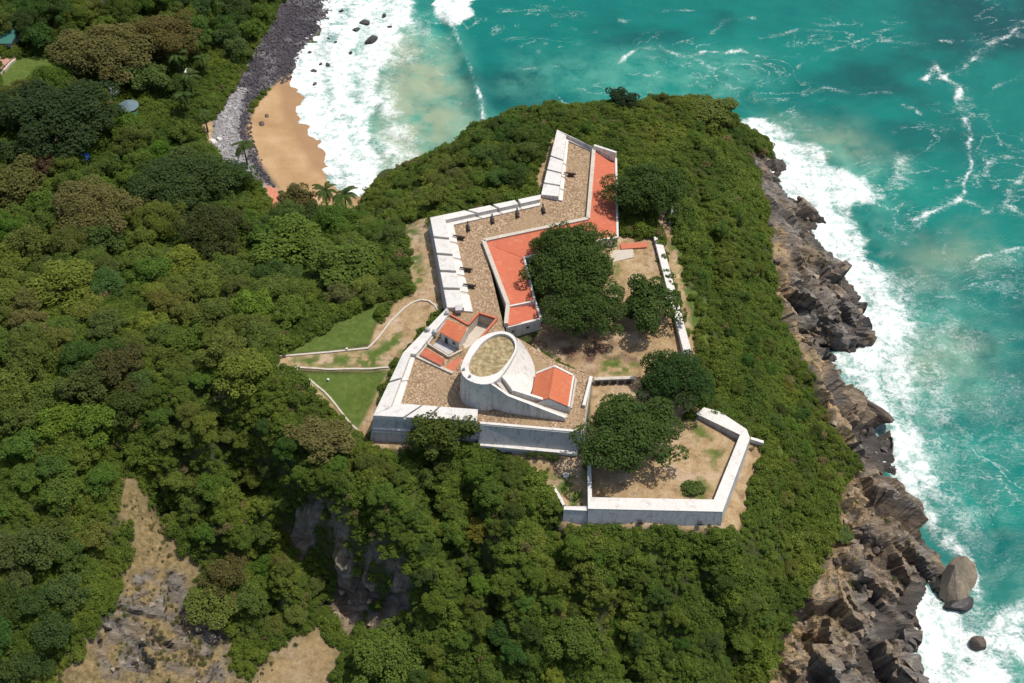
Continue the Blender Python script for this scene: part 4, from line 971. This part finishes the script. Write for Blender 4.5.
# trees one can single out elsewhere
tree_px('mid', 622, 99, 16, 5, (.018, .035, .012), 'small dark rounded tree on the seaward crest of the headland')
tree_px('mid', 708, 112, 26, 6, OL, 'domed olive bush at the outer corner of the headland')
tree_px('mid', 440, 432, 31, 9, (.062, .085, .015), 'olive tree standing before the front wall of the fort')
tree_px('mid', 322, 440, 30, 6, BR, 'bare brownish tree below the dirt track by the lawn')
tree_px('mid', 243, 372, 28, 8, YG, 'yellow-green rounded tree at the outer end of the lawn path')
tree_px('mid', 298, 198, 17, 8, (.10, .09, .03), 'thin brown-green tree at the back of the sand beach')
tree_px('big', 57, 118, 62, 15, (.028, .05, .015), 'huge spreading dark tree beside the round beach hut')
tree_px('big', 108, 52, 45, 14, BR, 'wide brown-leaved tree beyond the spreading dark tree')
tree_px('big', 160, 38, 34, 13, (.10, .085, .025), 'tall olive-brown tree near the palms behind the pebble beach')
tree_px('big', 95, 212, 44, 12, BR, 'broad rust-brown tree below the blue tarpaulin')
tree_px('big', 178, 186, 44, 11, (.04, .068, .018), 'broad green tree below the beach hut clearing')
tree_px('big', 215, 232, 38, 12, (.05, .062, .016), 'dark olive tree with deep shade beneath, near the red soil')
tree_px('mid', 232, 178, 20, 8, (.042, .078, .018), 'dark tree at the foot of the pebble beach')
tree_px('mid', 100, 240, 22, 9, TL, 'bluish green tree in front of the rust-brown tree')
tree_px('mid', 15, 185, 30, 10, (.09, .095, .025), 'olive tree at the left edge below the spreading dark tree')
tree_px('mid', 42, 165, 18, 7, (.08, .055, .03), 'reddish brown shrub-like tree left of the blue tarpaulin')
tree_px('mid', 142, 76, 24, 8, TL, 'dark bluish tree just above the beach hut clearing')
tree_px('mid', 176, 88, 14, 6, DK, 'dark small tree on the upper edge of the beach hut clearing')
tree_px('mid', 65, 285, 30, 9, YG, 'yellow-green tree high on the western forest slope')
tree_px('mid', 60, 340, 14, 6, (.13, .14, .03), 'small pale yellow-green tree in the western forest')
tree_px('mid', 290, 245, 34, 9, BG, 'bright green tree just inland of the red soil patch')
tree_px('mid', 345, 262, 36, 8, MG, 'mid-green tree between the beach and the bare dirt slope')
tree_px('mid', 120, 368, 26, 7, (.06, .06, .018), 'dull brownish green tree in the middle of the western forest')
tree_px('mid', 215, 600, 26, 6, OL, 'olive bush tree at the lower end of the gully beside grey rocks')
tree_px('mid', 225, 575, 22, 6, (.09, .08, .025), 'brownish tree on the narrow spur above the sandy gully mouth')
tree_px('mid', 385, 655, 32, 7, MG, 'green tree at the foot of the shaded cliff')
tree_px('mid', 575, 640, 24, 6, MG, 'green tree leaning over the bottom gully rocks')
# forest
west = [(-30,-30),(300,-30),(262,20),(225,75),(205,110),(225,170),(262,190),(290,215),(345,215),(372,200),(420,170),(470,135),(500,118),(520,130),(535,150),(520,185),(440,205),(415,225),(408,262),(395,292),(340,318),(298,342),(262,345),
        (250,356),(225,352),(212,390),(245,470),(272,560),(292,610),(280,640),(240,660),(205,560),(160,508),(132,474),(115,485),(128,545),(112,600),(70,650),(20,720),(-30,720)]
west_a = [(p[0], p[1]) for p in west]
def green_ok(x, y, lim=.25): return float(samp(nogreen, x, y)) < lim
zones = []
def zone_label(px, py, col):
    look = {BR: 'brown-tinged', OL: 'olive green', YG: 'yellowish green', DK: 'dark green', MG: 'mid-green', TL: 'bluish green', BG: 'bright green'}[col]
    if py < 150 and px < 330: wz = 'tree in the woods behind the pebble beach'
    elif px > 330 and py < 300: wz = 'tree in the thicket between the beach and the fort'
    elif py < 255: wz = 'tree in the woods around the beach clearing'
    elif py < 360: wz = 'tree on the forest slope left of the lawn'
    elif px < 135: wz = 'tree on the forest slope left of the bare earth'
    else: wz = 'tree on the wooded spur right of the bare earth'
    return f'{look} {wz}', wz.replace('tree', 'trees', 1)
for q_ in ((326,203),(345,208),(326,197),(345,203),(178,62),(190,82),(203,62),(196,45),(184,100),(245,152),(205,118),(130,112),(128,121),(115,96),(150,110),(165,118),(185,112),(140,125),(87,163),(95,169),(160,135),(276,205),(282,215),(2,50),(-10,66),(106,6),(30,75)):
    gq = ground(*q_, 6.0 if q_[0] in (326, 345, 178, 190, 203, 196, 184, 245, 205) else 0.0); taken.append((gq[0], gq[1], 8.5 if q_[0] in (326, 345, 276, 282, 178, 190, 203) else 10.0 if q_[0] == 30 else 4.0))
cnt = 0
for it in range(60000):
    if cnt >= 268: break
    x = rng.uniform(-235, 10); y = rng.uniform(120, 480); z = float(samp(PZ, x, y))
    if z < 1.5: continue
    px, py = proj(x, y, z + 3)
    if not (-25 < px < 540 and -25 < py < 705): continue
    if not in_poly(west_a, np.array([px]), np.array([py]))[0]: continue
    far = py < 250 and px < 340
    spur = py > 360 and px > 135
    rad = rng.uniform(4.2, 7.2) if far else (rng.uniform(2.6, 4.0) if spur or px > 340 else rng.uniform(3.6, 5.8))
    if not green_ok(x, y) or not green_ok(x + rad * .6, y) or not green_ok(x - rad * .6, y) or not green_ok(x, y - rad * .6) or not green_ok(x, y + rad * .6): continue
    if any((x - a)**2 + (y - b)**2 < ((rad + r_) * (.66 if r_ < 8 else .8))**2 for a, b, r_ in taken): continue
    nz = float(vnoise(np.array([x / 22]), np.array([y / 22]), s=5)[0]) + rng.normal() * .12
    cl = (BR if nz > 1.02 else OL if nz > .66 else YG if nz > .6 else MG if nz > .36 else BG if nz > .3 else TL if nz > .2 else DK)
    lb, gp = zone_label(px, py, cl)
    jc = tuple(v * rng.uniform(.85, 1.15) for v in cl)
    put_tree('big' if rad > 6.3 else 'mid', x, y, rad, rad * rng.uniform(1.05, 1.35) + (1.5 if far else 0), jc, lb, group=gp, name='forest_tree'); cnt += 1
print('forest trees', cnt)
# separate bushes that stand out of the scrub on the headland
cnt = 0
for it in range(40000):
    if cnt >= 250: break
    x = rng.uniform(-75, 110); y = rng.uniform(128, 345); z = float(samp(PZ, x, y))
    if z < 4: continue
    px, py = proj(x, y, z + 1)
    if not (0 < px < 1024 and 60 < py < 700) or in_poly(west_a, np.array([px]), np.array([py]))[0]: continue
    south = px < 640 and py > 440
    if not south and rng.random() > .35: continue
    rad = rng.uniform(1.9, 3.6) if south else rng.uniform(1.5, 2.6)
    if not (green_ok(x, y) and green_ok(x + rad, y) and green_ok(x - rad, y) and green_ok(x, y - rad) and green_ok(x, y + rad * .8)): continue
    if any((x - a)**2 + (y - b)**2 < ((rad + r_) * .72)**2 for a, b, r_ in taken): continue
    nz = float(vnoise(np.array([x / 15]), np.array([y / 15]), s=6)[0]) + rng.normal() * .16
    cl = (OL if nz > .78 else YG if nz > .72 else MG if nz > .4 else BG if nz > .24 else DK)
    look = {OL: 'olive green', YG: 'yellowish green', DK: 'dark green', MG: 'mid-green', BG: 'bright green'}[cl]
    wz = 'tall shrub on the steep slope below the front wall' if south else ('shrub in the scrub above the rocky seaward cliff' if px > 640 else 'shrub in the scrub north of the fort')
    put_tree('mid', x, y, rad, rad * rng.uniform(1.1, 1.5), tuple(v * rng.uniform(.85, 1.15) for v in cl), f'{look} {wz}', 'shrub', wz.replace('shrub', 'shrubs', 1), 'wild_shrub'); cnt += 1
print('shrubs', cnt)
# clipped bushes below the front wall
for px, py, lb in ((530,453,'leftmost round clipped bush below the front wall'),(539,454,'second round clipped bush from the left below the front wall'),(547,455,'third round clipped bush from the left below the front wall'),(555,456,'rightmost round clipped bush below the front wall')):
    x, y, z = ground(px, py + 2, .5)
    o = bpy.data.objects.new('round_bush', SMALL[rng.integers(3)]); COL.objects.link(o); o.location = (x, y, z); o.scale = (.75, .75, .8); o.color = (.05, .075, .018, 1); o.rotation_euler = (0, 0, rng.uniform(0, 6))
    tag(o, lb, 'bush', 'clipped bushes in a row')
for px, py, r_, lb in ((693,487,3.0,'low green bush on the dirt inside the bastion'),(841,533,3.0,'lone green bush among the brown coastal rocks')):
    x, y, z = ground(px, py, .6); o = bpy.data.objects.new('wild_bush', SMALL[rng.integers(3)]); COL.objects.link(o); o.location = (x, y, float(samp(PZ, x, y)) - .2); o.scale = (r_ / 1.5, r_ / 1.9, .7); o.color = (.06, .095, .018, 1)
    tag(o, lb, 'bush')
# palms
def palm_meshes(seed):
    r = random.Random(seed); V = []; Fc = []
    for i in range(14):
        a = i * 2.39996; el = r.uniform(.0, 1.1); L = r.uniform(3.2, 4.2); d = Vector((math.cos(a), math.sin(a), 0)); s = Vector((-d.y, d.x, 0)); prev = Vector((0, 0, 7.0)); dirv = (d * math.cos(el) + Vector((0, 0, math.sin(el)))).normalized()
        for k in range(16):
            nxt = prev + dirv * L / 16; dirv = (dirv + Vector((0, 0, -.125))).normalized(); wv = .62 * math.sin(math.pi * (k + 1.2) / 18)
            for q in (-1, 1):
                tip = lerp(prev, nxt, .9) + s * q * wv + Vector((0, 0, -.28)) + dirv * .25; b = len(V); tip2 = tip - dirv * (L / 16) * .9
                V += [tuple(prev), tuple(nxt), tuple(tip), tuple(tip2)]; Fc.append((b, b + 1, b + 2, b + 3))
            prev = nxt
    me = raw_mesh('crown', np.array(V), np.array(Fc), None, {'tint': np.random.default_rng(seed).random(len(Fc))}, smooth=False); me.materials.append(M['tree_leaves'])
    mb = MB(); p = Vector((0, 0, -.4))
    for k in range(8): q = Vector((.06 * k * k * .1, 0, (k + 1) * 7.0 / 8)); mb.tube(p, q, .28 - .015 * k, .265 - .015 * k, 9); p = q - Vector((0, 0, .05))
    tm = None_mesh(mb); tm.name = 'trunk'; tm.materials.append(M['bark']); return me, tm
PM = [palm_meshes(1), palm_meshes(2)]
for px, py, lb in ((326,197,'tall palm standing against the sand of the beach'),(345,203,'shorter palm right of the beach palm'),(178,62,'palm beside the tall olive-brown tree'),(190,82,'palm above the stone post at the beach clearing'),(203,62,'palm behind the grey pebble bank'),(196,45,'palm at the upper end of the grove'),
                   (184,100,'palm at the right end of the beach clearing'),(245,152,'small palm at the foot of the pebble bank'),(205,118,'small palm beside the pale stones')):
    x, y, z = ground(px, py, 6); k = rng.uniform(1.1, 1.35)
    o = empty('palm_tree', (x, y, z), lb, 'palm tree', 'palms behind the beach', rz=float(rng.uniform(0, 6))); o.scale = (k, k, k)
    cm, tm = PM[rng.integers(2)]
    a = bpy.data.objects.new('crown', cm); COL.objects.link(a); a.parent = o; a.color = (.05, .082, .018, 1)
    b = bpy.data.objects.new('trunk', tm); COL.objects.link(b); b.parent = o
# scrub over the headland and undergrowth below the trees: nobody could count it
SHR = []
for i in range(4):
    me = leaves('scrub_clump', dome_lobes(1.35, 1.25, .25, 9 + i, .5, 46, 700 + i, .75), .175, 800 + i); me.materials.append(M['scrub_leaves']); SHR.append(bpy.data.objects.new('scrub_clump', me))
DRY = []
for i in range(3):
    me = leaves('dry_clump', dome_lobes(1.2, .9, .1, 7 + i, .5, 26, 750 + i, .6), .17, 850 + i); me.materials.append(M['dry_leaves']); DRY.append(bpy.data.objects.new('dry_clump', me))
G_ = []
st = 1.25
for yy in np.arange(118, 470, st):
    k = int(470 / st); xs = -235 + np.arange(k) * st + rng.uniform(-.6, .6, k); ys = yy + rng.uniform(-.6, .6, k)
    G_.append(np.stack([xs, ys], 1))
Pq = np.concatenate(G_); zq = samp(PZ, Pq[:, 0], Pq[:, 1])
ppx, ppy = proj(Pq[:, 0], Pq[:, 1], zq)
ng = samp(nogreen, Pq[:, 0], Pq[:, 1])
sl = samp(slope, Pq[:, 0], Pq[:, 1])
ok = (zq > 1.2) & (ppx > -190) & (ppx < 1220) & (ppy > -90) & (ppy < 840) & (ng < .45 + .1 * rng.standard_normal(len(Pq)))
# thin tufts on bare ground and rock ledges
tuft = (zq > 3) & (ppx > -50) & (ppx < 1080) & (ppy < 730) & (ng >= .45) & (samp(m_grass + m_sand + m_cob, Pq[:, 0], Pq[:, 1]) < .2) & (sdf(mass_xy, Pq[:, 0], Pq[:, 1]) < -2) & (sdf(bast_xy, Pq[:, 0], Pq[:, 1]) < 0) & (sdf(bld_xy, Pq[:, 0], Pq[:, 1]) < 0) & (fbm(Pq[:, 0] / 5, Pq[:, 1] / 5, s=77) > .56) & (rng.random(len(Pq)) < np.where(samp(m_dry, Pq[:, 0], Pq[:, 1]) > .4, .75, .3)) & (sdf(yard_xy, Pq[:, 0], Pq[:, 1]) < 0) & ~((ppx > 260) & (ppx < 450) & (ppy > 200) & (ppy < 450)) & (sl < 1.6)
hn = fbm(Pq[:, 0] / 7, Pq[:, 1] / 7, s=131, o=3)
sc = np.where(ok, .62 + 1.1 * np.clip((hn - .35) * 2, 0, 1) + .32 * rng.standard_normal(len(Pq)).clip(-1, 2), .25 + .4 * rng.random(len(Pq)) ** 2)
def scatter(name, sel, kindlabel, srcs, zoff):
    pts = np.stack([Pq[sel, 0], Pq[sel, 1], zq[sel] + zoff], 1)
    me = bpy.data.meshes.new(name); me.vertices.add(len(pts)); me.vertices.foreach_set('co', pts.astype(np.float32).ravel())
    a = me.attributes.new('sc', 'FLOAT', 'POINT'); a.data.foreach_set('value', sc[sel].astype(np.float32))
    a = me.attributes.new('rz', 'FLOAT', 'POINT'); a.data.foreach_set('value', rng.uniform(0, 6.28, len(pts)).astype(np.float32))
    a = me.attributes.new('ix', 'INT', 'POINT'); a.data.foreach_set('value', rng.integers(0, len(srcs), len(pts)).astype(np.int32))
    return gn_object(name, me, srcs, kindlabel)
def gn_object(name, me, srcs, kindlabel):
    o = bpy.data.objects.new(name, me); COL.objects.link(o)
    ng_ = bpy.data.node_groups.new(name, 'GeometryNodeTree'); ng_.interface.new_socket('Geometry', in_out='INPUT', socket_type='NodeSocketGeometry'); ng_.interface.new_socket('Geometry', in_out='OUTPUT', socket_type='NodeSocketGeometry')
    N = ng_.nodes; Lk = ng_.links; gi = N.new('NodeGroupInput'); go = N.new('NodeGroupOutput'); jn = N.new('GeometryNodeGeometryToInstance')
    for s_ in reversed(srcs):
        oi = N.new('GeometryNodeObjectInfo'); oi.inputs['Object'].default_value = s_; oi.inputs['As Instance'].default_value = True
        Lk.new(oi.outputs['Geometry'], jn.inputs[0])
    jn2 = N.new('GeometryNodeJoinGeometry'); N.remove(jn)
    for nd in [n_ for n_ in N if n_.bl_idname == 'GeometryNodeObjectInfo']: Lk.new(nd.outputs['Geometry'], jn2.inputs[0])
    ip = N.new('GeometryNodeInstanceOnPoints'); ip.inputs['Pick Instance'].default_value = True
    def na(nm, dt):
        q = N.new('GeometryNodeInputNamedAttribute'); q.data_type = dt; q.inputs['Name'].default_value = nm; return q.outputs['Attribute']
    cx3 = N.new('ShaderNodeCombineXYZ'); Lk.new(na('rz', 'FLOAT'), cx3.inputs[2])
    Lk.new(gi.outputs[0], ip.inputs['Points']); Lk.new(jn2.outputs[0], ip.inputs['Instance']); Lk.new(na('ix', 'INT'), ip.inputs['Instance Index'])
    Lk.new(cx3.outputs[0], ip.inputs['Rotation']); Lk.new(na('sc', 'FLOAT'), ip.inputs['Scale']); Lk.new(ip.outputs[0], go.inputs[0])
    md = o.modifiers.new('scatter', 'NODES'); md.node_group = ng_
    return tag(o, kindlabel, None, None, 'stuff')
west_in = in_poly(west_a, ppx, ppy)
o1 = scatter('coastal_scrub', ok & ~west_in, 'dense low green scrub covering the headland', SHR, -.1)
o2 = scatter('undergrowth', ok & west_in, 'tangled undergrowth below the forest trees', SHR, -.1)
o3 = scatter('dry_tufts', tuft, 'scattered tufts on bare ground', DRY, -.05)
print('scrub', int((ok & ~west_in).sum()), int((ok & west_in).sum()), int(tuft.sum()))

# ------------------------------------------------------------------ rocks
def rock_mesh(seed, cuts=16, sub=4, rough_=.10):
    bm = bmesh.new(); bmesh.ops.create_icosphere(bm, subdivisions=sub, radius=1.0); r = np.random.default_rng(seed)
    co = np.array([v.co[:] for v in bm.verts])
    for i in range(cuts):
        n_ = r.normal(size=3); n_ /= np.linalg.norm(n_); d = r.uniform(.5, .86); k = co @ n_; co -= np.outer(np.maximum(k - d, 0), n_)
    nz = fbm(co[:, 0] * 2.5 + seed, co[:, 1] * 2.5, co[:, 2] * 2.5, o=5, s=seed) - .5; co *= (1 + nz * rough_ * 2.5)[:, None]
    for v, c_ in zip(bm.verts, co): v.co = c_
    me = bpy.data.meshes.new('rock'); bm.to_mesh(me); bm.free(); return me
RK = [rock_mesh(i) for i in range(5)]
def rock(px, py, z, size, rot, mat, label, name='boulder', group=None, seed=None):
    o = bpy.data.objects.new(name, (RK[rng.integers(5)] if seed is None else rock_mesh(seed, 12)).copy()); COL.objects.link(o); o.data.materials.append(M[mat]); o.location = UV(px, py, z); o.scale = size; o.rotation_euler = rot
    return tag(o, label, 'rock', group)
bm = bmesh.new(); off_ = Vector((-1.3, 1.4, -2.2)); fr_ = [UV(965,556,11.5), UV(975.5,564,8.5), UV(977,583,4.5), UV(958,611,.2), UV(948,609,-.5), UV(948.5,585,4.8), UV(955,565,9.5)]
for v in fr_: bm.verts.new(v); bm.verts.new(v + off_); bm.verts.new(Vector((v.x - 1.0, v.y + .5, -1.5)))
bmesh.ops.convex_hull(bm, input=bm.verts); bmesh.ops.subdivide_edges(bm, edges=bm.edges, cuts=6, use_grid_fill=True); bmesh.ops.triangulate(bm, faces=bm.faces)
co = np.array([v.co[:] for v in bm.verts]); nz = fbm(co[:, 0] / 2.2, co[:, 1] / 2.2, co[:, 2] / 2.2, o=4, s=211) - .5
for v, q in zip(bm.verts, nz): v.co += Vector((.8, -.4, .5)) * float(q) * 1.3
for v in list(bm.verts):
    if not v.link_faces: bm.verts.remove(v)
me = bpy.data.meshes.new('rock_slab'); bm.to_mesh(me); bm.free(); me.materials.append(M['tan_boulder'])
tag(link_mesh('rock_slab', me), 'tall tan slab of rock leaning over the surf', 'rock')
rock(957, 603, .3, (4.6, 3.4, 2.2), (0, .1, .5), 'wet_boulder', 'dark wet rock at the foot of the leaning tan slab', seed=92)
rock(978.5, 642, .6, (2.5, 2.4, 2.6), (.2, .1, .9), 'boulder', 'lone dark rock standing in the foam below the leaning slab', seed=93)
rock(857, 408, 2.0, (3.4, 13.0, 4.4), (R(-4), R(18), R(47)), 'boulder', 'long dark finger of rock running down into the surf', 'rock_ridge', seed=94)
rock(885, 450, .2, (2.0, 1.6, 1.4), (0, .2, .3), 'wet_boulder', 'small dark rock just off the tip of the rock finger', seed=95)
rock(868, 434, .6, (2.6, 2.2, 2.4), (.1, 0, 1), 'wet_boulder', 'blunt dark rock beside the tip of the rock finger', seed=96)
rock(866, 326, .7, (2.6, 2.6, 3.0), (.1, .2, 1), 'wet_boulder', 'dark rounded rock at the seaward point of the cliff', seed=97)
rock(858, 308, 1.2, (3.4, 2.5, 2.6), (0, .2, .4), 'wet_boulder', 'dark jagged rock on the upper side of the cliff point', seed=98)
for i, (px, py, sx_, lb) in enumerate(((363.7,22.6,2.6,'larger dark rock in the surf at the top of the bay'),(355.6,30,2.1,'dark rock just below the larger surf rock'),(370.8,41,3.3,'biggest dark rock awash in the bay foam'),(313,71,1.6,'dark rock in the foam nearest the sand corner'),
      (328,64.5,1.3,'right one of two close dark rocks in the foam'),(321,64,1.0,'left one of two close dark rocks in the foam'),(315,84,1.2,'small dark rock in the foam beside the sand edge'),(351,52.5,1.1,'small dark rock in the middle of the bay foam'),(384.6,15.5,1.3,'small dark rock at the outer foam edge of the bay'),
      (389.5,27,1.2,'outermost small dark rock of the bay'),(336,42,.9,'tiny dark rock left of the mid-bay rock'),(341,11,1.2,'small dark rock close to the pebbles at the top of the bay'),(318,28,1.1,'small dark rock at the pebble waterline'),(310,52,1.0,'tiny dark rock by the pebble waterline'))):
    rock(px, py, .25, (sx_, sx_ * .75, sx_ * .55), (0, 0, rng.uniform(0, 6)), 'wet_boulder', lb, 'surf_rock', 'dark rocks awash in the bay')
for px, py, sx_, lb in ((262,124,1.5,'larger dark rock lying on the sand'),(267,116,1.1,'smaller dark rock lying on the sand above the larger one')):
    x, y, z = ground(px, py); o = rock(px, py, z, (sx_, sx_, sx_ * .6), (0, 0, 1), 'boulder', lb, 'beach_rock')
# rubble lying over the rocky shore
RB = []
for i in range(4):
    me = rock_mesh(60 + i, 12, 3, .08).copy(); me.materials.append(M['boulder'] if i % 2 else M['tan_boulder']); RB.append(bpy.data.objects.new('rubble', me))
npb = 26000; x = rng.uniform(-110, 150, npb); y = rng.uniform(125, 360, npb); mr_ = samp(m_rock, x, y); zz = samp(PZ, x, y)
sel = (mr_ > .5) & (zz > .2) & (fbm(x / 6, y / 6, s=151) > .42) & (rng.random(npb) < .3); x, y, zz = x[sel], y[sel], zz[sel]
me = bpy.data.meshes.new('rock_rubble'); me.vertices.add(len(x)); me.vertices.foreach_set('co', np.stack([x, y, zz], 1).astype(np.float32).ravel())
for nm, ty, arr in (('sc', 'FLOAT', .18 + 1.1 * rng.random(len(x)) ** 3.5), ('rz', 'FLOAT', rng.uniform(0, 6, len(x))), ('ix', 'INT', rng.integers(0, 4, len(x)))):
    a = me.attributes.new(nm, ty, 'POINT'); a.data.foreach_set('value', arr.astype(np.float32 if ty == 'FLOAT' else np.int32))
RUB = me
# pale stones by the pebble bank and the loose pebbles
PB = []
for i in range(6):
    me = rock_mesh(40 + i % 3, 8, 2, .05).copy(); me.materials.append(M['pebble' if i < 3 else 'dark_pebble']); PB.append(bpy.data.objects.new('pebble', me))
npb = 45000; x = rng.uniform(-125, -50, npb); y = rng.uniform(280, 470, npb); cm_ = samp(m_cob, x, y)
sel = (cm_ > .35 + .3 * rng.random(npb)); x, y = x[sel], y[sel]; zz = samp(PZ, x, y)
me = bpy.data.meshes.new('pebbles'); me.vertices.add(len(x)); me.vertices.foreach_set('co', np.stack([x, y, zz], 1).astype(np.float32).ravel())
for nm, ty, arr in (('sc', 'FLOAT', .18 + .5 * rng.random(len(x)) ** 4), ('rz', 'FLOAT', rng.uniform(0, 6, len(x))), ('ix', 'INT', rng.integers(0, 3, len(x)) + 3 * (samp(att_wetcob, x, y) > .3 + .4 * rng.random(len(x))))):
    a = me.attributes.new(nm, ty, 'POINT'); a.data.foreach_set('value', arr.astype(np.float32 if ty == 'FLOAT' else np.int32))
gn_object('rock_rubble', RUB, RB, 'broken rock lying over the shore and cliff')
gn_object('pebbles', me, PB, 'loose grey pebbles of the beach bank')
# ------------------------------------------------------------------ buildings by the beach
def at(px, py): return Vector(ground(px, py))
p = at(130, 112); o = empty('beach_hut', p, 'round hut with grey-blue conical roof beside the spreading dark tree', 'hut')
mb = MB(); ez = p.z + 2.6
base = [p + Vector((3.6 * math.cos(i * 6.283 / 14), 3.6 * math.sin(i * 6.283 / 14), 2.6)) for i in range(14)]
mb.add(base + [p + Vector((0, 0, 4.3))] + [b - Vector((0, 0, .12)) for b in base], [(i, (i+1) % 14, 14) for i in range(14)] + [(15 + (i+1) % 14, 15 + i, i, (i+1) % 14)[::-1] for i in range(14)] + [tuple(range(28, 14, -1))])
mb.build('roof', 'slate_blue_roof', o)
for i in range(7):
    b = base[i * 2]; q = lerp(Vector((b.x, b.y, 0)), Vector((p.x, p.y, 0)), .1); MB().tube((q.x, q.y, p.z - .2), (q.x, q.y, p.z + 2.65), .12, .12, 8).build('post', 'wood', o)
MB().tube(p - Vector((0, 0, .3)), p + Vector((0, 0, .15)), 3.5, 3.5, 20).build('floor', 'pink_paving', o)
p = at(128, 121); tr = empty('beach_terrace', p, 'small pink paved terrace with green awning beside the round hut', 'terrace')
MB().slab([at(120,113), at(137,116), at(138,122), at(124,124)], p.z - .6, p.z + .35).build('paving', 'pink_paving', tr)
a_ = [at(129,117), at(138,115), at(139,119), at(131,121)]
MB().prism([Vector((v.x, v.y, p.z + 2.0)) for v in a_], [Vector((v.x, v.y, p.z + 2.08)) for v in a_]).build('awning', 'green_cloth', tr)
for v in a_: MB().tube((v.x, v.y, p.z), (v.x, v.y, p.z + 2.02), .07, .07, 6).build('post', 'wood', tr)
p = at(115, 96); o = empty('side_hut', p, 'small grey-roofed shelter half under the spreading dark tree', 'hut')
q = [at(111,93), at(119,93), at(121,98), at(112,99)]
MB().slab([lerp(v, p, .15) for v in q], p.z - .3, p.z + 2.3).build('wall', 'pink_paving', o); MB().slab(q, p.z + 2.3, p.z + 2.5).build('roof', 'grey_wall', o)
tag(kerb_line(((137,103),(145,107),(152,110)), .7, .7, 'terrace_wall', 'pale straight wall running from the round hut into the clearing', 'old_plaster', 'wall'))
p = at(87, 163); o = empty('tarp_stall', p, 'blue tarpaulin shelter at the edge of the woods', 'shelter')
q = [at(82,160), at(90,158.5), at(92,164), at(84,167)]
MB().prism([Vector((v.x, v.y, p.z + 2.0)) for v in q], [Vector((v.x, v.y, p.z + 2.08 + (.35 if i < 2 else 0))) for i, v in enumerate(q)]).build('tarpaulin', 'blue_tarp', o)
for v in q: MB().tube((v.x, v.y, p.z - .3), (v.x, v.y, p.z + 2.05), .07, .07, 6).build('post', 'wood', o)
q = at(95, 169); tag(MB().slab([q + Vector((-2, -1, 0)), q + Vector((2, -1.2, 0)), q + Vector((1.6, 1, 0)), q + Vector((-1.5, 1.2, 0))], q.z - .3, q.z + .9).build('storage_crate', 'lime_wash', None, bevel=.1), 'white crate beside the blue tarpaulin shelter', 'crate')
p = at(2, 50); o = empty('green_roofed_house', p, 'house with teal green roof at the left edge by the lawn', 'house')
q = [Vector((p.x + a, p.y + b, 0)) for a, b in ((-16, -1), (4.5, -1), (5.5, 7), (-16, 8))]
MB().slab([lerp(v, Vector((p.x - 5, p.y + 3, 0)), .08) for v in q], p.z - .5, p.z + 3.1).build('wall', 'old_plaster', o); MB().slab([Vector((v.x, v.y, p.z + (3.3 if i < 2 else 4.4))) for i, v in enumerate(q)], p.z + 3.1).build('roof', 'green_roof', o)
tag(MB().slab([at(-20,56), at(12,54), at(16,60), at(-4,76), at(-20,76)], p.z - 2, p.z + .25).build('patio', 'pink_paving', None), 'pink patio in front of the green-roofed house', 'patio')
kerb_line(((18,55),(14,62),(-6,80)), .8, .8, 'patio_wall', 'pale wall between the patio and the lawn at the left edge', 'old_plaster', 'wall')
p = at(106, 6); o = empty('water_tank', p, 'large round dark water tank at the top edge of the woods', 'tank')
MB().tube(p - Vector((0, 0, .5)), p + Vector((0, 0, 3)), 5.2, 5.2, 32).build('wall', 'black_lining', o, False); MB().tube(p + Vector((0, 0, 3)), p + Vector((0, 0, 3.5)), 5.3, 3.5, 32).build('cover', 'black_lining', o)
p = at(189, 80); tag(MB().slab([p + Vector((-1, -1.2, 0)), p + Vector((1, -1, 0)), p + Vector((1.3, 1.5, 0)), p + Vector((-.6, 1.6, 0))], p.z - .3, p.z + 4.2).build('stone_post', 'lime_wash', None, bevel=.25), 'pale stone gate post among the palms', 'post')
for px, py, s_, lb in ((214,142,1.9,'largest pale pinkish stone at the foot of the pebble bank'),(208,144,1.4,'pale stone left of the largest pinkish one'),(219,139,1.2,'pale stone right of the largest pinkish one')):
    z = ground(px, py)[2]; rock(px, py, z, (s_, s_ * .8, s_ * .7), (0, 0, rng.uniform(0, 6)), 'lime_wash', lb, 'pale_stone')


# ------------------------------------------------------------------ light
sun_az = math.atan2(.90, .43); EL = R(66)
sd = Vector((math.sin(sun_az) * math.cos(EL), math.cos(sun_az) * math.cos(EL), math.sin(EL)))
sl = bpy.data.lights.new('sun', 'SUN'); sl.energy = 3.9; sl.angle = R(.5); sl.color = (1, .95, .87)
so = bpy.data.objects.new('sun', sl); COL.objects.link(so); so.rotation_euler = (-sd).to_track_quat('-Z', 'Y').to_euler(); so.location = (0, 300, 200)
w = bpy.data.worlds.new('World'); scene.world = w; w.use_nodes = True
wn_ = w.node_tree; bg = wn_.nodes['Background']; sky = wn_.nodes.new('ShaderNodeTexSky'); sky.sky_type = 'NISHITA'; sky.sun_disc = False
sky.sun_elevation = EL; sky.sun_rotation = sun_az; sky.ozone_density = .4; sky.dust_density = 2.5; sky.altitude = 50; wn_.links.new(sky.outputs[0], bg.inputs[0]); bg.inputs[1].default_value = .13
vs = scene.view_settings; vs.view_transform = 'Standard'; vs.look = 'None'; vs.exposure = .14; vs.gamma = 1; vs.use_curve_mapping = False
scene.cycles.max_bounces = 6; scene.cycles.transparent_max_bounces = 4
